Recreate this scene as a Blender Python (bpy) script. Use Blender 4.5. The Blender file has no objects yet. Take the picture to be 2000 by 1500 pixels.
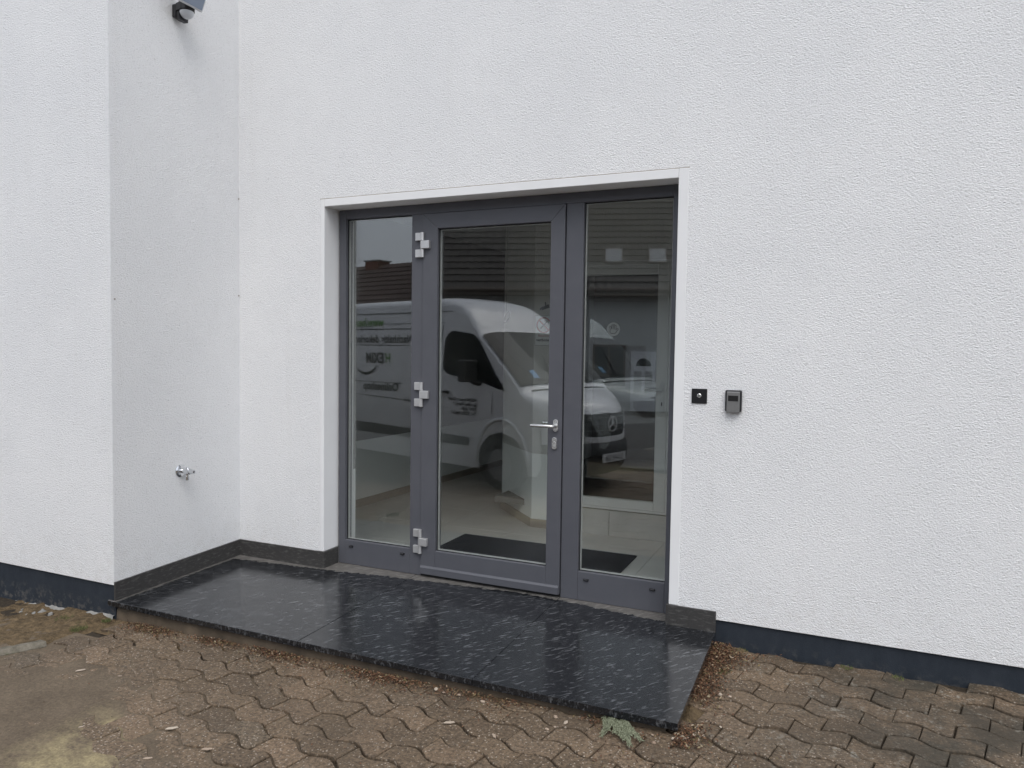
import bpy, bmesh, math, random
from mathutils import Vector, Matrix, noise
random.seed(7)
S = bpy.context.scene
COL = S.collection
PI = math.pi

# ------------------------------------------------------------------ camera
CAM = Vector((3.1091, -3.9517, 1.4743))
YAW, PITCH, ROLL, FPX = -0.416, -0.0457, 0.014, 1434.47
_f = Vector((math.sin(YAW)*math.cos(PITCH), math.cos(YAW)*math.cos(PITCH), math.sin(PITCH)))
_r0 = Vector((math.cos(YAW), -math.sin(YAW), 0)); _u0 = _r0.cross(_f)
_r = math.cos(ROLL)*_r0 + math.sin(ROLL)*_u0
_u = -math.sin(ROLL)*_r0 + math.cos(ROLL)*_u0
cd = bpy.data.cameras.new('camera'); cam = bpy.data.objects.new('camera', cd); COL.objects.link(cam)
cam.matrix_world = Matrix(((_r.x, _u.x, -_f.x, CAM.x), (_r.y, _u.y, -_f.y, CAM.y), (_r.z, _u.z, -_f.z, CAM.z), (0, 0, 0, 1)))
cd.sensor_width = 36.0; cd.lens = FPX/2000*36; cd.clip_start = 0.05; cd.clip_end = 2000
S.camera = cam
S.render.resolution_x, S.render.resolution_y = 1024, 768

# ------------------------------------------------------------------ light: overcast day
SUN_EL, SUN_AZ = math.radians(58), math.radians(152)     # azimuth measured from +y clockwise: light comes from the yard side
w = bpy.data.worlds.new('World'); S.world = w; w.use_nodes = True
nt = w.node_tree; nt.nodes.clear()
sky = nt.nodes.new('ShaderNodeTexSky'); sky.sky_type = 'NISHITA'; sky.sun_disc = False
sky.sun_elevation = SUN_EL; sky.sun_rotation = SUN_AZ; sky.dust_density = 6.0; sky.air_density = 1.5
hs = nt.nodes.new('ShaderNodeHueSaturation'); hs.inputs['Saturation'].default_value = 0.45
bg = nt.nodes.new('ShaderNodeBackground'); bg.inputs['Strength'].default_value = 0.13
wo = nt.nodes.new('ShaderNodeOutputWorld')
nt.links.new(sky.outputs[0], hs.inputs['Color'])
# closed cloud layer: most of the sky is one even grey
cl = nt.nodes.new('ShaderNodeMix'); cl.data_type = 'RGBA'; cl.inputs[0].default_value = 0.6; cl.inputs[7].default_value = (5.9, 6.4, 7.3, 1)
nt.links.new(hs.outputs[0], cl.inputs[6]); nt.links.new(cl.outputs[2], bg.inputs[0]); nt.links.new(bg.outputs[0], wo.inputs[0])
sl = bpy.data.lights.new('sun', 'SUN'); sl.energy = 0.8; sl.angle = math.radians(40); sl.color = (1, .985, .97)
so = bpy.data.objects.new('sun', sl); COL.objects.link(so)
sd = Vector((math.sin(SUN_AZ)*math.cos(SUN_EL), math.cos(SUN_AZ)*math.cos(SUN_EL), math.sin(SUN_EL)))
so.rotation_euler = sd.to_track_quat('Z', 'Y').to_euler(); so.location = (0, -10, 20)
S.view_settings.view_transform = 'Standard'; S.view_settings.look = 'None'; S.view_settings.gamma = 1
S.view_settings.use_curve_mapping = False
S.view_settings.exposure = 0.52
S.render.engine = 'CYCLES'
S.cycles.max_bounces = 10; S.cycles.transparent_max_bounces = 24; S.cycles.glossy_bounces = 5; S.cycles.diffuse_bounces = 5

# ------------------------------------------------------------------ node helpers
class N:
    """tiny material graph helper"""
    def __init__(s, name):
        s.m = bpy.data.materials.new(name); s.m.use_nodes = True
        s.t = s.m.node_tree; s.t.nodes.clear()
        s.out = s.t.nodes.new('ShaderNodeOutputMaterial')
        s.pos = s.t.nodes.new('ShaderNodeNewGeometry')
    def n(s, typ, **kw):
        o = s.t.nodes.new(typ)
        for k, v in kw.items(): setattr(o, k, v)
        return o
    def l(s, a, b): s.t.links.new(a, b)
    def bsdf(s, col=(.8, .8, .8), rough=.5, metal=0, spec=.5):
        b = s.n('ShaderNodeBsdfPrincipled')
        b.inputs['Base Color'].default_value = (*col, 1); b.inputs['Roughness'].default_value = rough
        b.inputs['Metallic'].default_value = metal; b.inputs['Specular IOR Level'].default_value = spec
        s.l(b.outputs[0], s.out.inputs[0]); s.b = b
        return b
    def mapping(s, scale=(1, 1, 1), rot=(0, 0, 0), src=None):
        mp = s.n('ShaderNodeMapping'); mp.inputs['Scale'].default_value = scale; mp.inputs['Rotation'].default_value = rot
        s.l(src or s.pos.outputs['Position'], mp.inputs[0]); return mp.outputs[0]
    def noise(s, scale, detail=3, rough=.5, vec=None, dist=0):
        o = s.n('ShaderNodeTexNoise'); o.inputs['Scale'].default_value = scale; o.inputs['Detail'].default_value = detail
        o.inputs['Roughness'].default_value = rough; o.inputs['Distortion'].default_value = dist
        s.l(vec or s.pos.outputs['Position'], o.inputs['Vector']); return o.outputs['Fac']
    def voro(s, scale, vec=None, feature='F1', rnd=1.0):
        o = s.n('ShaderNodeTexVoronoi', feature=feature); o.inputs['Scale'].default_value = scale
        o.inputs['Randomness'].default_value = rnd
        s.l(vec or s.pos.outputs['Position'], o.inputs['Vector']); return o
    def ramp(s, fac, stops, interp='LINEAR'):
        o = s.n('ShaderNodeValToRGB'); o.color_ramp.interpolation = interp
        e = o.color_ramp.elements
        while len(e) < len(stops): e.new(0.5)
        for i, (p, c) in enumerate(stops):
            e[i].position = p; e[i].color = (*c, 1) if len(c) == 3 else c
        s.l(fac, o.inputs[0]); return o.outputs[0]
    def mix(s, fac, a, b, mode='MIX'):
        o = s.n('ShaderNodeMix', data_type='RGBA', blend_type=mode)
        for sock, v in ((o.inputs[0], fac), (o.inputs[6], a), (o.inputs[7], b)):
            if hasattr(v, 'is_linked') or hasattr(v, 'links'): s.l(v, sock)
            elif isinstance(v, (int, float)): sock.default_value = v
            else: sock.default_value = (*v, 1)
        return o.outputs[2]
    def math(s, op, a, b=0.0, clamp=False):
        o = s.n('ShaderNodeMath', operation=op, use_clamp=clamp)
        for sock, v in ((o.inputs[0], a), (o.inputs[1], b)):
            if isinstance(v, (int, float)): sock.default_value = v
            else: s.l(v, sock)
        return o.outputs[0]
    def mr(s, v, a, b, c=0.0, d=1.0):
        o = s.n('ShaderNodeMapRange'); o.clamp = True
        s.l(v, o.inputs[0])
        for i, x in enumerate((a, b, c, d)): o.inputs[i+1].default_value = x
        return o.outputs[0]
    def xyz(s):
        o = s.n('ShaderNodeSeparateXYZ'); s.l(s.pos.outputs['Position'], o.inputs[0]); return o.outputs
    def bump(s, h, strength=.5, dist=.01, prev=None):
        o = s.n('ShaderNodeBump'); o.inputs['Strength'].default_value = strength; o.inputs['Distance'].default_value = dist
        s.l(h, o.inputs['Height'])
        if prev: s.l(prev, o.inputs['Normal'])
        s.l(o.outputs[0], s.b.inputs['Normal']); return o.outputs[0]
    def col(s, sock): s.l(sock, s.b.inputs['Base Color'])
    def rough(s, sock): s.l(sock, s.b.inputs['Roughness'])

M = {}
def simple(name, col, rough=.5, metal=0, var=.0, vs=8, spec=.5, bump=0, bs=200):
    g = N(name); g.bsdf(col, rough, metal, spec)
    if var:
        f = g.noise(vs, 4, .6)
        g.col(g.ramp(f, [(.3, tuple(c*(1-var) for c in col)), (.7, tuple(min(1, c*(1+var)) for c in col))]))
    if bump: g.bump(g.noise(bs, 2), bump, .002)
    M[name] = g.m; return g

# scratch render on the outside walls
def mk_plaster():
    g = N('plaster'); g.bsdf((.80, .80, .79), .92, 0, .25)
    mp = g.mapping((1, 1, 1.5))
    n1 = g.noise(98, 3, .55, mp, .8); n2 = g.noise(230, 2, .5, mp)
    v = g.voro(115, mp, 'F1').outputs['Distance']
    h = g.math('ADD', g.math('MULTIPLY', n1, 1.0), g.math('MULTIPLY', n2, .35))
    h = g.math('ADD', h, g.math('MULTIPLY', v, .35))
    g.bump(h, .8, .0075)
    big = g.noise(1.1, 5, .68)
    c = g.ramp(big, [(.3, (.785, .792, .802)), (.7, (.842, .846, .85))])
    pits = g.mr(n1, .30, .42, .80, 1.0)
    c2 = g.mix(1.0, c, pits, 'MULTIPLY')
    # faint greyish run-off streaks
    st = g.noise(3.0, 4, .6, g.mapping((3, 3, .18)))
    c3 = g.mix(g.mr(st, .56, .78, 0, .10), c2, (.62, .61, .58))
    z = g.xyz()[2]
    spl = g.math('MULTIPLY', g.mr(z, .42, .05, 0, 1), g.mr(g.noise(17, 5, .75), .46, .72, 0, .22))
    g.col(g.mix(spl, c3, (.42, .38, .32))); M['plaster'] = g.m
mk_plaster()
g = simple('band_white', (.77, .775, .78), .75, var=.02, vs=5, spec=.3, bump=.12, bs=260)
def mk_plinth():
    g = N('plinth'); g.bsdf((.022, .030, .043), .7, 0, .35)
    n = g.noise(14, 5, .65, g.mapping((1, 1, .5)))
    c = g.ramp(n, [(.25, (.014, .020, .029)), (.75, (.027, .034, .045))])
    z = g.xyz()[2]
    d = g.noise(26, 4, .7)
    dirt = g.math('MULTIPLY', g.mr(z, -.02, -.14, 0, 1), g.mr(d, .5, .72, 0, .55))
    g.col(g.mix(dirt, c, (.22, .20, .17)))
    g.bump(g.noise(160, 3), .25, .004); M['plinth'] = g.m
mk_plinth()
def mk_frame():
    g = N('frame_grey'); g.bsdf((.085, .088, .102), .42, 0, .45)
    n = g.noise(420, 2); g.bump(n, .05, .001)
    f = g.noise(5, 4, .65); g.col(g.ramp(f, [(.3, (.080, .083, .097)), (.7, (.092, .095, .109))]))
    g.rough(g.mr(g.noise(18, 3), .3, .7, .36, .50)); M['frame_grey'] = g.m
mk_frame()
simple('gasket', (.010, .010, .011), .6)
simple('spacer', (.62, .63, .62), .45, .3)
simple('alu', (.60, .60, .60), .38, .65, var=.05, vs=40)
simple('alu_satin', (.70, .70, .69), .27, .9)
simple('chrome', (.72, .73, .75), .12, 1.0)
simple('black_plastic', (.012, .012, .014), .35)
simple('dark_hole', (.004, .004, .004), .8)
simple('white_plastic', (.72, .73, .73), .35)
simple('pir_lens', (.55, .57, .60), .3)
simple('lamp_glass', (.26, .31, .40), .12)  # grey-blue of the mirrored sky painted into the floodlight glass
simple('lamp_body', (.62, .63, .65), .4)
simple('reader_grey', (.24, .24, .238), .38, .5, var=.05, vs=60)
simple('interior_white', (.84, .85, .835), .6, var=.015, vs=4)
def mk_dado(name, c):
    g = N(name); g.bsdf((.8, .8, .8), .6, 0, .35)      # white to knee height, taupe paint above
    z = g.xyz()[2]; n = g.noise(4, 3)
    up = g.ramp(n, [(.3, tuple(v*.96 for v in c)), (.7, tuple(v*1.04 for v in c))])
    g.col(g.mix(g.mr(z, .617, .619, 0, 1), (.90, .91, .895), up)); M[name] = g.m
mk_dado('interior_dado_shade', (.27, .268, .25)); mk_dado('partition_dado_lit', (.62, .615, .585))  # same upper paint twice: lit tone for the partition, shaded tone elsewhere
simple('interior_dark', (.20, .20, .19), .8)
simple('inner_door_white', (.80, .81, .80), .3)
simple('ceiling_white', (.80, .80, .79), .8)
simple('tile_grey', (.58, .57, .55), .35, var=.10, vs=3)
simple('tile_skirt', (.36, .32, .28), .4, var=.10, vs=5)
simple('grout', (.22, .21, .20), .9)
simple('mat_black', (.010, .010, .011), .95, var=.3, vs=300, bump=.8, bs=350, spec=.1)
simple('concrete_wet', (.098, .074, .050), .8, var=.35, vs=9, bump=.5, bs=90)
simple('mortar', (.23, .225, .21), .9, var=.25, vs=20, bump=.8, bs=60)
simple('sign_white', (.75, .76, .75), .4)
simple('sign_red', (.32, .035, .03), .5)
simple('sign_black', (.02, .02, .022), .5)
simple('string_dark', (.03, .03, .03), .7)

def mk_glass(name, tint, k):
    """double glazing: see-through sheet with mirror reflection growing with the viewing angle (Schlick)"""
    g = N(name)
    d = g.n('ShaderNodeVectorMath', operation='DOT_PRODUCT')
    g.l(g.pos.outputs['Incoming'], d.inputs[0]); g.l(g.pos.outputs['Normal'], d.inputs[1])
    c = g.math('ABSOLUTE', d.outputs['Value'])
    p = g.math('POWER', g.math('SUBTRACT', 1.0, c, True), 5.0)
    F = g.math('MULTIPLY', g.math('ADD', g.math('MULTIPLY', p, .96), .04), k, True)
    tr = g.n('ShaderNodeBsdfTransparent'); tr.inputs[0].default_value = (*tint, 1)
    gl = g.n('ShaderNodeBsdfGlossy'); gl.inputs['Roughness'].default_value = 0.0; gl.inputs[0].default_value = (.97, .98, 1, 1)
    mx = g.n('ShaderNodeMixShader'); g.l(F, mx.inputs[0]); g.l(tr.outputs[0], mx.inputs[1]); g.l(gl.outputs[0], mx.inputs[2])
    g.l(mx.outputs[0], g.out.inputs[0]); M[name] = g.m
mk_glass('glass', (.985, .995, .99), 2.15)
mk_glass('glass_back', (.985, .995, .99), .55)
mk_glass('glass_inner', (.93, .95, .94), 2.3)

def mk_granite():
    g = N('granite')                       # polished black granite, wet in front, dry along the door
    g.bsdf((.02, .02, .02), .1, 0, .55)
    X = g.xyz()
    # white crystal flecks drawn out along one direction
    mp = g.mapping((1, 1, 1), (0, 0, math.radians(-52)))
    mp2 = g.mapping((17, 72, 40), (0, 0, 0), mp)
    warp = g.noise(5, 2, .5)
    n = g.noise(1.0, 3, .55, mp2, .35)
    mp3 = g.mapping((30, 120, 60), (0, 0, 0), mp)
    n2 = g.noise(1.0, 2, .5, mp3)
    fl = g.math('ADD', g.mr(n, .545, .72, 0, 1), g.mr(n2, .58, .74, 0, .45), True)
    fl = g.math('MULTIPLY', fl, g.mr(g.noise(3.5, 3, .6), .30, .68, .55, 1.0))
    wet_c = g.mix(fl, (.011, .012, .014), (.108, .112, .119))
    fine = g.noise(150, 4, .75)
    dry_c = g.mix(g.mr(n, .50, .66, 0, .8), g.ramp(fine, [(.3, (.060, .057, .053)), (.7, (.125, .119, .110))]), (.20, .19, .18))
    # ragged waterline about parallel with the facade
    wob = g.math('ADD', g.math('MULTIPLY', g.math('SUBTRACT', g.noise(1.3, 2), .5), .10), g.math('MULTIPLY', g.math('SUBTRACT', g.noise(24, 3, .6), .5), .085))
    t = g.math('ADD', X[1], wob)
    bulge = g.math('MULTIPLY', g.math('ABSOLUTE', g.math('SUBTRACT', X[0], 1.35)), -.115)
    edge = g.math('ADD', bulge, .125)
    wety = g.mr(g.math('SUBTRACT', t, edge), -.006, .010, 1, 0)
    leftdry = g.mr(g.math('ADD', X[0], g.math('MULTIPLY', wob, .5)), -.715, -.690, 0, 1)
    wet = g.math('MULTIPLY', wety, leftdry)
    up = g.n('ShaderNodeSeparateXYZ'); g.l(g.pos.outputs['Normal'], up.inputs[0])
    wet = g.math('MAXIMUM', wet, g.mr(up.outputs[2], .5, .7, 1, 0))
    g.col(g.mix(wet, dry_c, wet_c))
    rw = g.mr(g.noise(9, 4, .6), .35, .75, .13, .24)
    ro = g.n('ShaderNodeMix', data_type='FLOAT'); g.l(wet, ro.inputs[0]); ro.inputs[2].default_value = .55; g.l(rw, ro.inputs[3])
    g.rough(ro.outputs[0])
    g.bump(g.noise(120, 2), .025, .002); M['granite'] = g.m
    s = N('granite_skirt'); s.bsdf((.06, .058, .055), .38, 0, .4)
    nn = s.noise(1.0, 4, .6, s.mapping((26, 26, 95), (.5, .45, 0)))
    n3 = s.noise(300, 2)
    s.col(s.mix(s.mr(nn, .52, .70, 0, .6), s.ramp(n3, [(.3, (.034, .033, .033)), (.7, (.062, .060, .058))]), (.15, .147, .14)))
    M['granite_skirt'] = s.m
mk_granite()

def paver_graph(name, island):
    g = N(name); g.bsdf((.13, .1, .08), .82, 0, .35)
    if island: rnd = g.pos.outputs['Random Per Island']
    else:
        oi = g.n('ShaderNodeObjectInfo'); rnd = oi.outputs['Random']
    base = g.ramp(rnd, [(0, (.092, .066, .043)), (.3, (.114, .082, .053)), (.65, (.130, .093, .060)), (.85, (.146, .103, .067)), (1, (.104, .080, .055))])
    grain = g.noise(72, 5, .8); g2 = g.noise(260, 2, .6)
    c = g.mix(1.0, base, g.mr(grain, .32, .68, .22, 1.9), 'MULTIPLY')
    v = g.voro(78)
    spk = g.math('MULTIPLY', g.mr(v.outputs['Distance'], .24, .34, 1, 0), g.mr(g.noise(85, 0), .50, .60, 0, 1))
    c = g.mix(g.math('MULTIPLY', spk, .95), c, (.36, .305, .245))
    vd = g.voro(120, g.mapping((1.1, .9, 1)))
    dk = g.math('MULTIPLY', g.mr(vd.outputs['Distance'], .2, .3, 1, 0), g.mr(g2, .5, .62, 0, 1))
    c = g.mix(g.math('MULTIPLY', dk, .7), c, (.035, .028, .022))
    X = g.xyz()
    # dark algae / pale lichen crust in the corner on the right
    reg = g.math('MULTIPLY', g.mr(X[0], 2.75, 3.5, 0, 1), g.mr(X[1], -2.0, -1.2, .3, 1))
    alg = g.math('MULTIPLY', g.mr(g.noise(3.2, 4, .65), .40, .60, 0, 1), reg)
    c = g.mix(g.math('MULTIPLY', alg, .80), c, (.032, .031, .024))
    lich = g.math('MULTIPLY', g.math('MULTIPLY', g.mr(g.noise(34, 4, .65), .56, .66, 0, 1), g.mr(g.noise(5, 3), .44, .58, 0, 1)), g.mr(X[0], 2.6, 3.2, .14, .85))
    c = g.mix(lich, c, (.27, .255, .215))
    # damp darker stones
    dirt = g.mr(g.noise(1.7, 4, .6), .42, .70, 0, .45)
    c = g.mix(dirt, c, (.056, .043, .030))
    g.col(c)
    g.rough(g.mr(g.noise(6, 3), .35, .7, .62, .88))
    h = g.math('ADD', g.math('MULTIPLY', grain, .6), g.math('MULTIPLY', v.outputs['Distance'], .5))
    g.bump(h, .75, .006); M[name] = g.m
paver_graph('paver', False); paver_graph('paver_field', True)
def mk_soils():
    g = N('joint_sand'); g.bsdf((.05, .04, .03), .95, 0, .2)
    n = g.noise(40, 4, .7); g.col(g.ramp(n, [(.3, (.020, .016, .012)), (.7, (.055, .043, .030))])); g.bump(g.noise(120, 3), .8, .006); M['joint_sand'] = g.m
    g = N('silt'); g.bsdf((.2, .16, .12), .85, 0, .3)
    n = g.noise(5, 4, .6)
    c = g.ramp(n, [(.3, (.092, .070, .048)), (.7, (.135, .104, .072))])
    st = g.noise(6, 5, .75, g.mapping((1, 1.5, 1), (0, 0, .5)))
    X = g.xyz()
    dd = g.math('ADD', g.math('MULTIPLY', X[0], .5), g.math('MULTIPLY', X[1], .866))
    reg = g.math('MULTIPLY', g.math('MULTIPLY', g.mr(X[0], .12, .34, 0, 1), g.mr(X[0], .66, .95, 1, 0)), g.mr(dd, -1.36, -1.43, 0, 1))
    c = g.mix(g.math('MULTIPLY', g.mr(st, .38, .62, 0, .85), reg), c, (.30, .25, .14))
    c = g.mix(1.0, c, g.mr(g.noise(80, 5, .8), .3, .7, .62, 1.35), 'MULTIPLY')
    g.col(c); g.bump(g.noise(90, 4, .7), .5, .005); M['silt'] = g.m
    g = N('soil'); g.bsdf((.14, .1, .065), .95, 0, .2)
    n = g.noise(28, 5, .7)
    c = g.ramp(n, [(.25, (.045, .033, .020)), (.5, (.125, .090, .052)), (.75, (.22, .155, .088))])
    g.col(c); g.bump(g.noise(70, 4, .7), 1.0, .015); M['soil'] = g.m
    g = N('asphalt'); g.bsdf((.06, .06, .06), .85, 0, .35)
    n = g.noise(180, 3, .7); c = g.ramp(n, [(.3, (.045, .044, .043)), (.7, (.085, .082, .078))])
    g.col(g.mix(g.mr(g.noise(.7, 4), .45, .65, 0, .5), c, (.055, .05, .046))); g.rough(g.mr(g.noise(.8, 3), .4, .7, .55, .85)); g.bump(n, .4, .006); M['asphalt'] = g.m
    g = N('litter'); g.bsdf((.1, .06, .03), .8, 0, .3)
    g.col(g.ramp(g.pos.outputs['Random Per Island'], [(0, (.025, .016, .010)), (.35, (.075, .036, .020)), (.6, (.135, .062, .033)), (.82, (.20, .12, .068)), (.93, (.16, .135, .06)), (1, (.40, .32, .24))])); M['litter'] = g.m
    g = N('stone_pale'); g.bsdf((.5, .46, .4), .8); oi = g.n('ShaderNodeObjectInfo')
    g.col(g.ramp(oi.outputs['Random'], [(0, (.30, .22, .16)), (.5, (.42, .36, .29)), (1, (.24, .16, .11))])); g.bump(g.noise(150, 3), .4, .004); M['stone_pale'] = g.m
    g = N('moss'); g.bsdf((.05, .06, .02), .9); g.col(g.ramp(g.pos.outputs['Random Per Island'], [(0, (.05, .065, .018)), (.6, (.09, .11, .03)), (1, (.16, .16, .06))])); M['moss'] = g.m
    g = N('thuja'); g.bsdf((.17, .27, .17), .7); g.col(g.ramp(g.pos.outputs['Random Per Island'], [(0, (.058, .070, .036)), (.5, (.155, .172, .108)), (1, (.30, .315, .22))])); M['thuja'] = g.m
    g = N('kerb_stone'); g.bsdf((.3, .28, .24), .9); n = g.noise(20, 5, .7)
    c = g.ramp(n, [(.3, (.07, .062, .045)), (.7, (.19, .17, .135))]); g.col(g.mix(g.mr(g.noise(9, 3), .55, .7, 0, .7), c, (.07, .085, .03))); g.bump(g.noise(50, 4, .7), .8, .01); M['kerb_stone'] = g.m
mk_soils()

# ------------------------------------------------------------------ mesh helpers
def link(o, parent=None):
    COL.objects.link(o)
    if parent: o.parent = parent
    return o
def empty(name, loc=(0, 0, 0), label=None, cat=None, group=None):
    o = bpy.data.objects.new(name, None); o.location = loc; o.empty_display_size = .05; COL.objects.link(o)
    if label: o['label'] = label
    if cat: o['category'] = cat
    if group: o['group'] = group
    return o
def tag(o, label=None, cat=None, group=None, kind=None):
    if label: o['label'] = label
    if cat: o['category'] = cat
    if group: o['group'] = group
    if kind: o['kind'] = kind
    return o
def world_of(q):
    if q.parent: return world_of(q.parent) @ q.matrix_parent_inverse @ q.matrix_basis
    return q.matrix_basis.copy()
class MB:
    """mesh builder in world coordinates (children are parented with identity-kept offset)"""
    def __init__(s): s.v = []; s.f = []
    def add(s, vs, fs):
        o = len(s.v); s.v += [tuple(v) for v in vs]; s.f += [tuple(i+o for i in f) for f in fs]; return s
    def box(s, a, b, T=None):
        x0, y0, z0 = a; x1, y1, z1 = b
        vs = [(x0, y0, z0), (x1, y0, z0), (x1, y1, z0), (x0, y1, z0), (x0, y0, z1), (x1, y0, z1), (x1, y1, z1), (x0, y1, z1)]
        if T: vs = [T @ Vector(v) for v in vs]
        return s.add(vs, [(0, 3, 2, 1), (4, 5, 6, 7), (0, 1, 5, 4), (1, 2, 6, 5), (2, 3, 7, 6), (3, 0, 4, 7)])
    def prism(s, poly, z0, z1, T=None):
        """poly (x,y) counter-clockwise extruded z0..z1 (numbers or functions of x,y)"""
        n = len(poly); fz = lambda z, p: z(*p) if callable(z) else z
        vs = [(p[0], p[1], fz(z0, p)) for p in poly] + [(p[0], p[1], fz(z1, p)) for p in poly]
        if T: vs = [T @ Vector(v) for v in vs]
        fs = [tuple(range(n-1, -1, -1)), tuple(range(n, 2*n))] + [(i, (i+1) % n, n+(i+1) % n, n+i) for i in range(n)]
        return s.add(vs, fs)
    def tube(s, pts, r, seg=10, caps=True):
        pts = [Vector(p) for p in pts]; rs = r if isinstance(r, (list, tuple)) else [r]*len(pts)
        vs = []; fs = []; prev = None
        for i, p in enumerate(pts):
            t = (pts[min(i+1, len(pts)-1)] - pts[max(i-1, 0)]).normalized()
            if prev is None:
                a = Vector((0, 0, 1)) if abs(t.z) < .9 else Vector((1, 0, 0)); u = t.cross(a).normalized()
            else: u = (prev - t*prev.dot(t)).normalized()
            prev = u; v = t.cross(u)
            for k in range(seg):
                a = 2*PI*k/seg; vs.append(p + rs[i]*(math.cos(a)*u + math.sin(a)*v))
        for i in range(len(pts)-1):
            for k in range(seg):
                k2 = (k+1) % seg; fs.append((i*seg+k, i*seg+k2, (i+1)*seg+k2, (i+1)*seg+k))
        if caps: fs.append(tuple(range(seg-1, -1, -1))); fs.append(tuple(range((len(pts)-1)*seg, len(pts)*seg)))
        return s.add(vs, fs)
    def sphere(s, c, r, nu=14, nv=8, v0=-PI/2, v1=PI/2, T=None):
        vs = []; fs = []
        for j in range(nv+1):
            a = v0+(v1-v0)*j/nv
            for i in range(nu):
                b = 2*PI*i/nu; p = Vector((math.cos(a)*math.cos(b), math.cos(a)*math.sin(b), math.sin(a)))*r
                if T: p = T @ p
                vs.append(Vector(c)+p)
        for j in range(nv):
            for i in range(nu):
                i2 = (i+1) % nu; fs.append((j*nu+i, j*nu+i2, (j+1)*nu+i2, (j+1)*nu+i))
        return s.add(vs, fs)
    def mesh(s, name, mat, smooth=False, bevel=0, seg=2, weld=False):
        me = bpy.data.meshes.new(name); me.from_pydata(s.v, [], s.f)
        if bevel or weld:
            bm = bmesh.new(); bm.from_mesh(me)
            if weld: bmesh.ops.remove_doubles(bm, verts=bm.verts, dist=1e-5)
            if bevel:
                es = [e for e in bm.edges if len(e.link_faces) == 2 and e.calc_face_angle(0) > .5]
                bmesh.ops.bevel(bm, geom=es, offset=bevel, segments=seg, profile=.5, affect='EDGES', clamp_overlap=True)
            bm.to_mesh(me); bm.free()
        me.materials.append(M[mat] if isinstance(mat, str) else mat)
        if smooth:
            me.polygons.foreach_set('use_smooth', [True]*len(me.polygons))
            if smooth == 'auto':
                try: me.set_sharp_from_angle(angle=math.radians(35))
                except Exception: pass
        me.update(); return me
    def build(s, name, mat, parent=None, smooth=False, bevel=0, seg=2, weld=False):
        o = bpy.data.objects.new(name, s.mesh(name, mat, smooth, bevel, seg, weld)); COL.objects.link(o)
        if parent:
            o.parent = parent
            o.matrix_parent_inverse = world_of(parent).inverted()
        return o
def box(name, a, b, mat, parent=None, bevel=0, **k): return MB().box(a, b).build(name, mat, parent, bevel=bevel, **k)
def text_mesh(txt, size, shear=0, bold=0):
    c = bpy.data.curves.new('t', 'FONT'); c.body = txt; c.size = size; c.shear = shear; c.offset = bold; c.space_character = 1.06; c.resolution_u = 3
    o = bpy.data.objects.new('t', c); COL.objects.link(o)
    dg = bpy.context.evaluated_depsgraph_get(); dg.update()
    me = bpy.data.meshes.new_from_object(o.evaluated_get(dg))
    vs = [v.co.copy() for v in me.vertices]; fs = [tuple(p.vertices) for p in me.polygons]
    bpy.data.objects.remove(o); bpy.data.curves.remove(c); bpy.data.meshes.remove(me)
    return vs, fs
def interp(tab, x):
    if x <= tab[0][0]: return tab[0][1]
    for (a, b), (c, d) in zip(tab, tab[1:]):
        if x <= c: return b+(d-b)*(x-a)/(c-a)
    return tab[-1][1]
def project(p):
    v = Vector(p)-CAM; d = v.dot(_f)
    if d <= .05: return None
    return (1000+FPX*v.dot(_r)/d, 750-FPX*v.dot(_u)/d, d)

# ------------------------------------------------------------------ terrain
def g0(x, y):
    z = -.125+.016*max(-3, min(6, x))+.010*(max(y, -2.2)+1)
    if y < -2.2:
        t = min(1, (-2.2-y)/2.6); z -= (3*t*t-2*t*t*t)*(.235+.016*max(-3, min(6, x))*.8)
    if y < -6: z -= min(.30, (-6-y)*.014)
    return z
W_, H_, D_ = 2.3126, 2.40, .143
XR, P_ = -.734, .997
XS, YS = 2.565, -1.012
ZB = .063; HS = .109

def grid_sheet(name, xs, ys, zf, mat, parent=None, smooth=True):
    b = MB(); nx = len(xs)
    vs = [(x, y, zf(x, y)) for y in ys for x in xs]
    fs = [(j*nx+i, j*nx+i+1, (j+1)*nx+i+1, (j+1)*nx+i) for j in range(len(ys)-1) for i in range(nx-1)]
    b.add(vs, fs); return b.build(name, mat, parent, smooth=smooth)
def lin(a, b, n): return [a+(b-a)*i/n for i in range(n+1)]
gx = [-400, -120, -50, -25]+lin(-14, 14, 56)+[25, 50, 120, 400]
gy = [-400, -150, -80, -50, -35]+lin(-28, -7, 42)+lin(-6.5, .1, 44)+[3, 12, 60, 300]
ground = tag(grid_sheet('ground', gx, gy, lambda x, y: (g0(x, y)-.034 if y < .2 else -.30), 'joint_sand'), kind='structure')
road = tag(grid_sheet('road', [-300, -60]+lin(-20, 20, 40)+[60, 300], [-18.5]+lin(-18, -7.2, 36), lambda x, y: g0(x, y)+.006, 'asphalt'), kind='structure')

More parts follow.
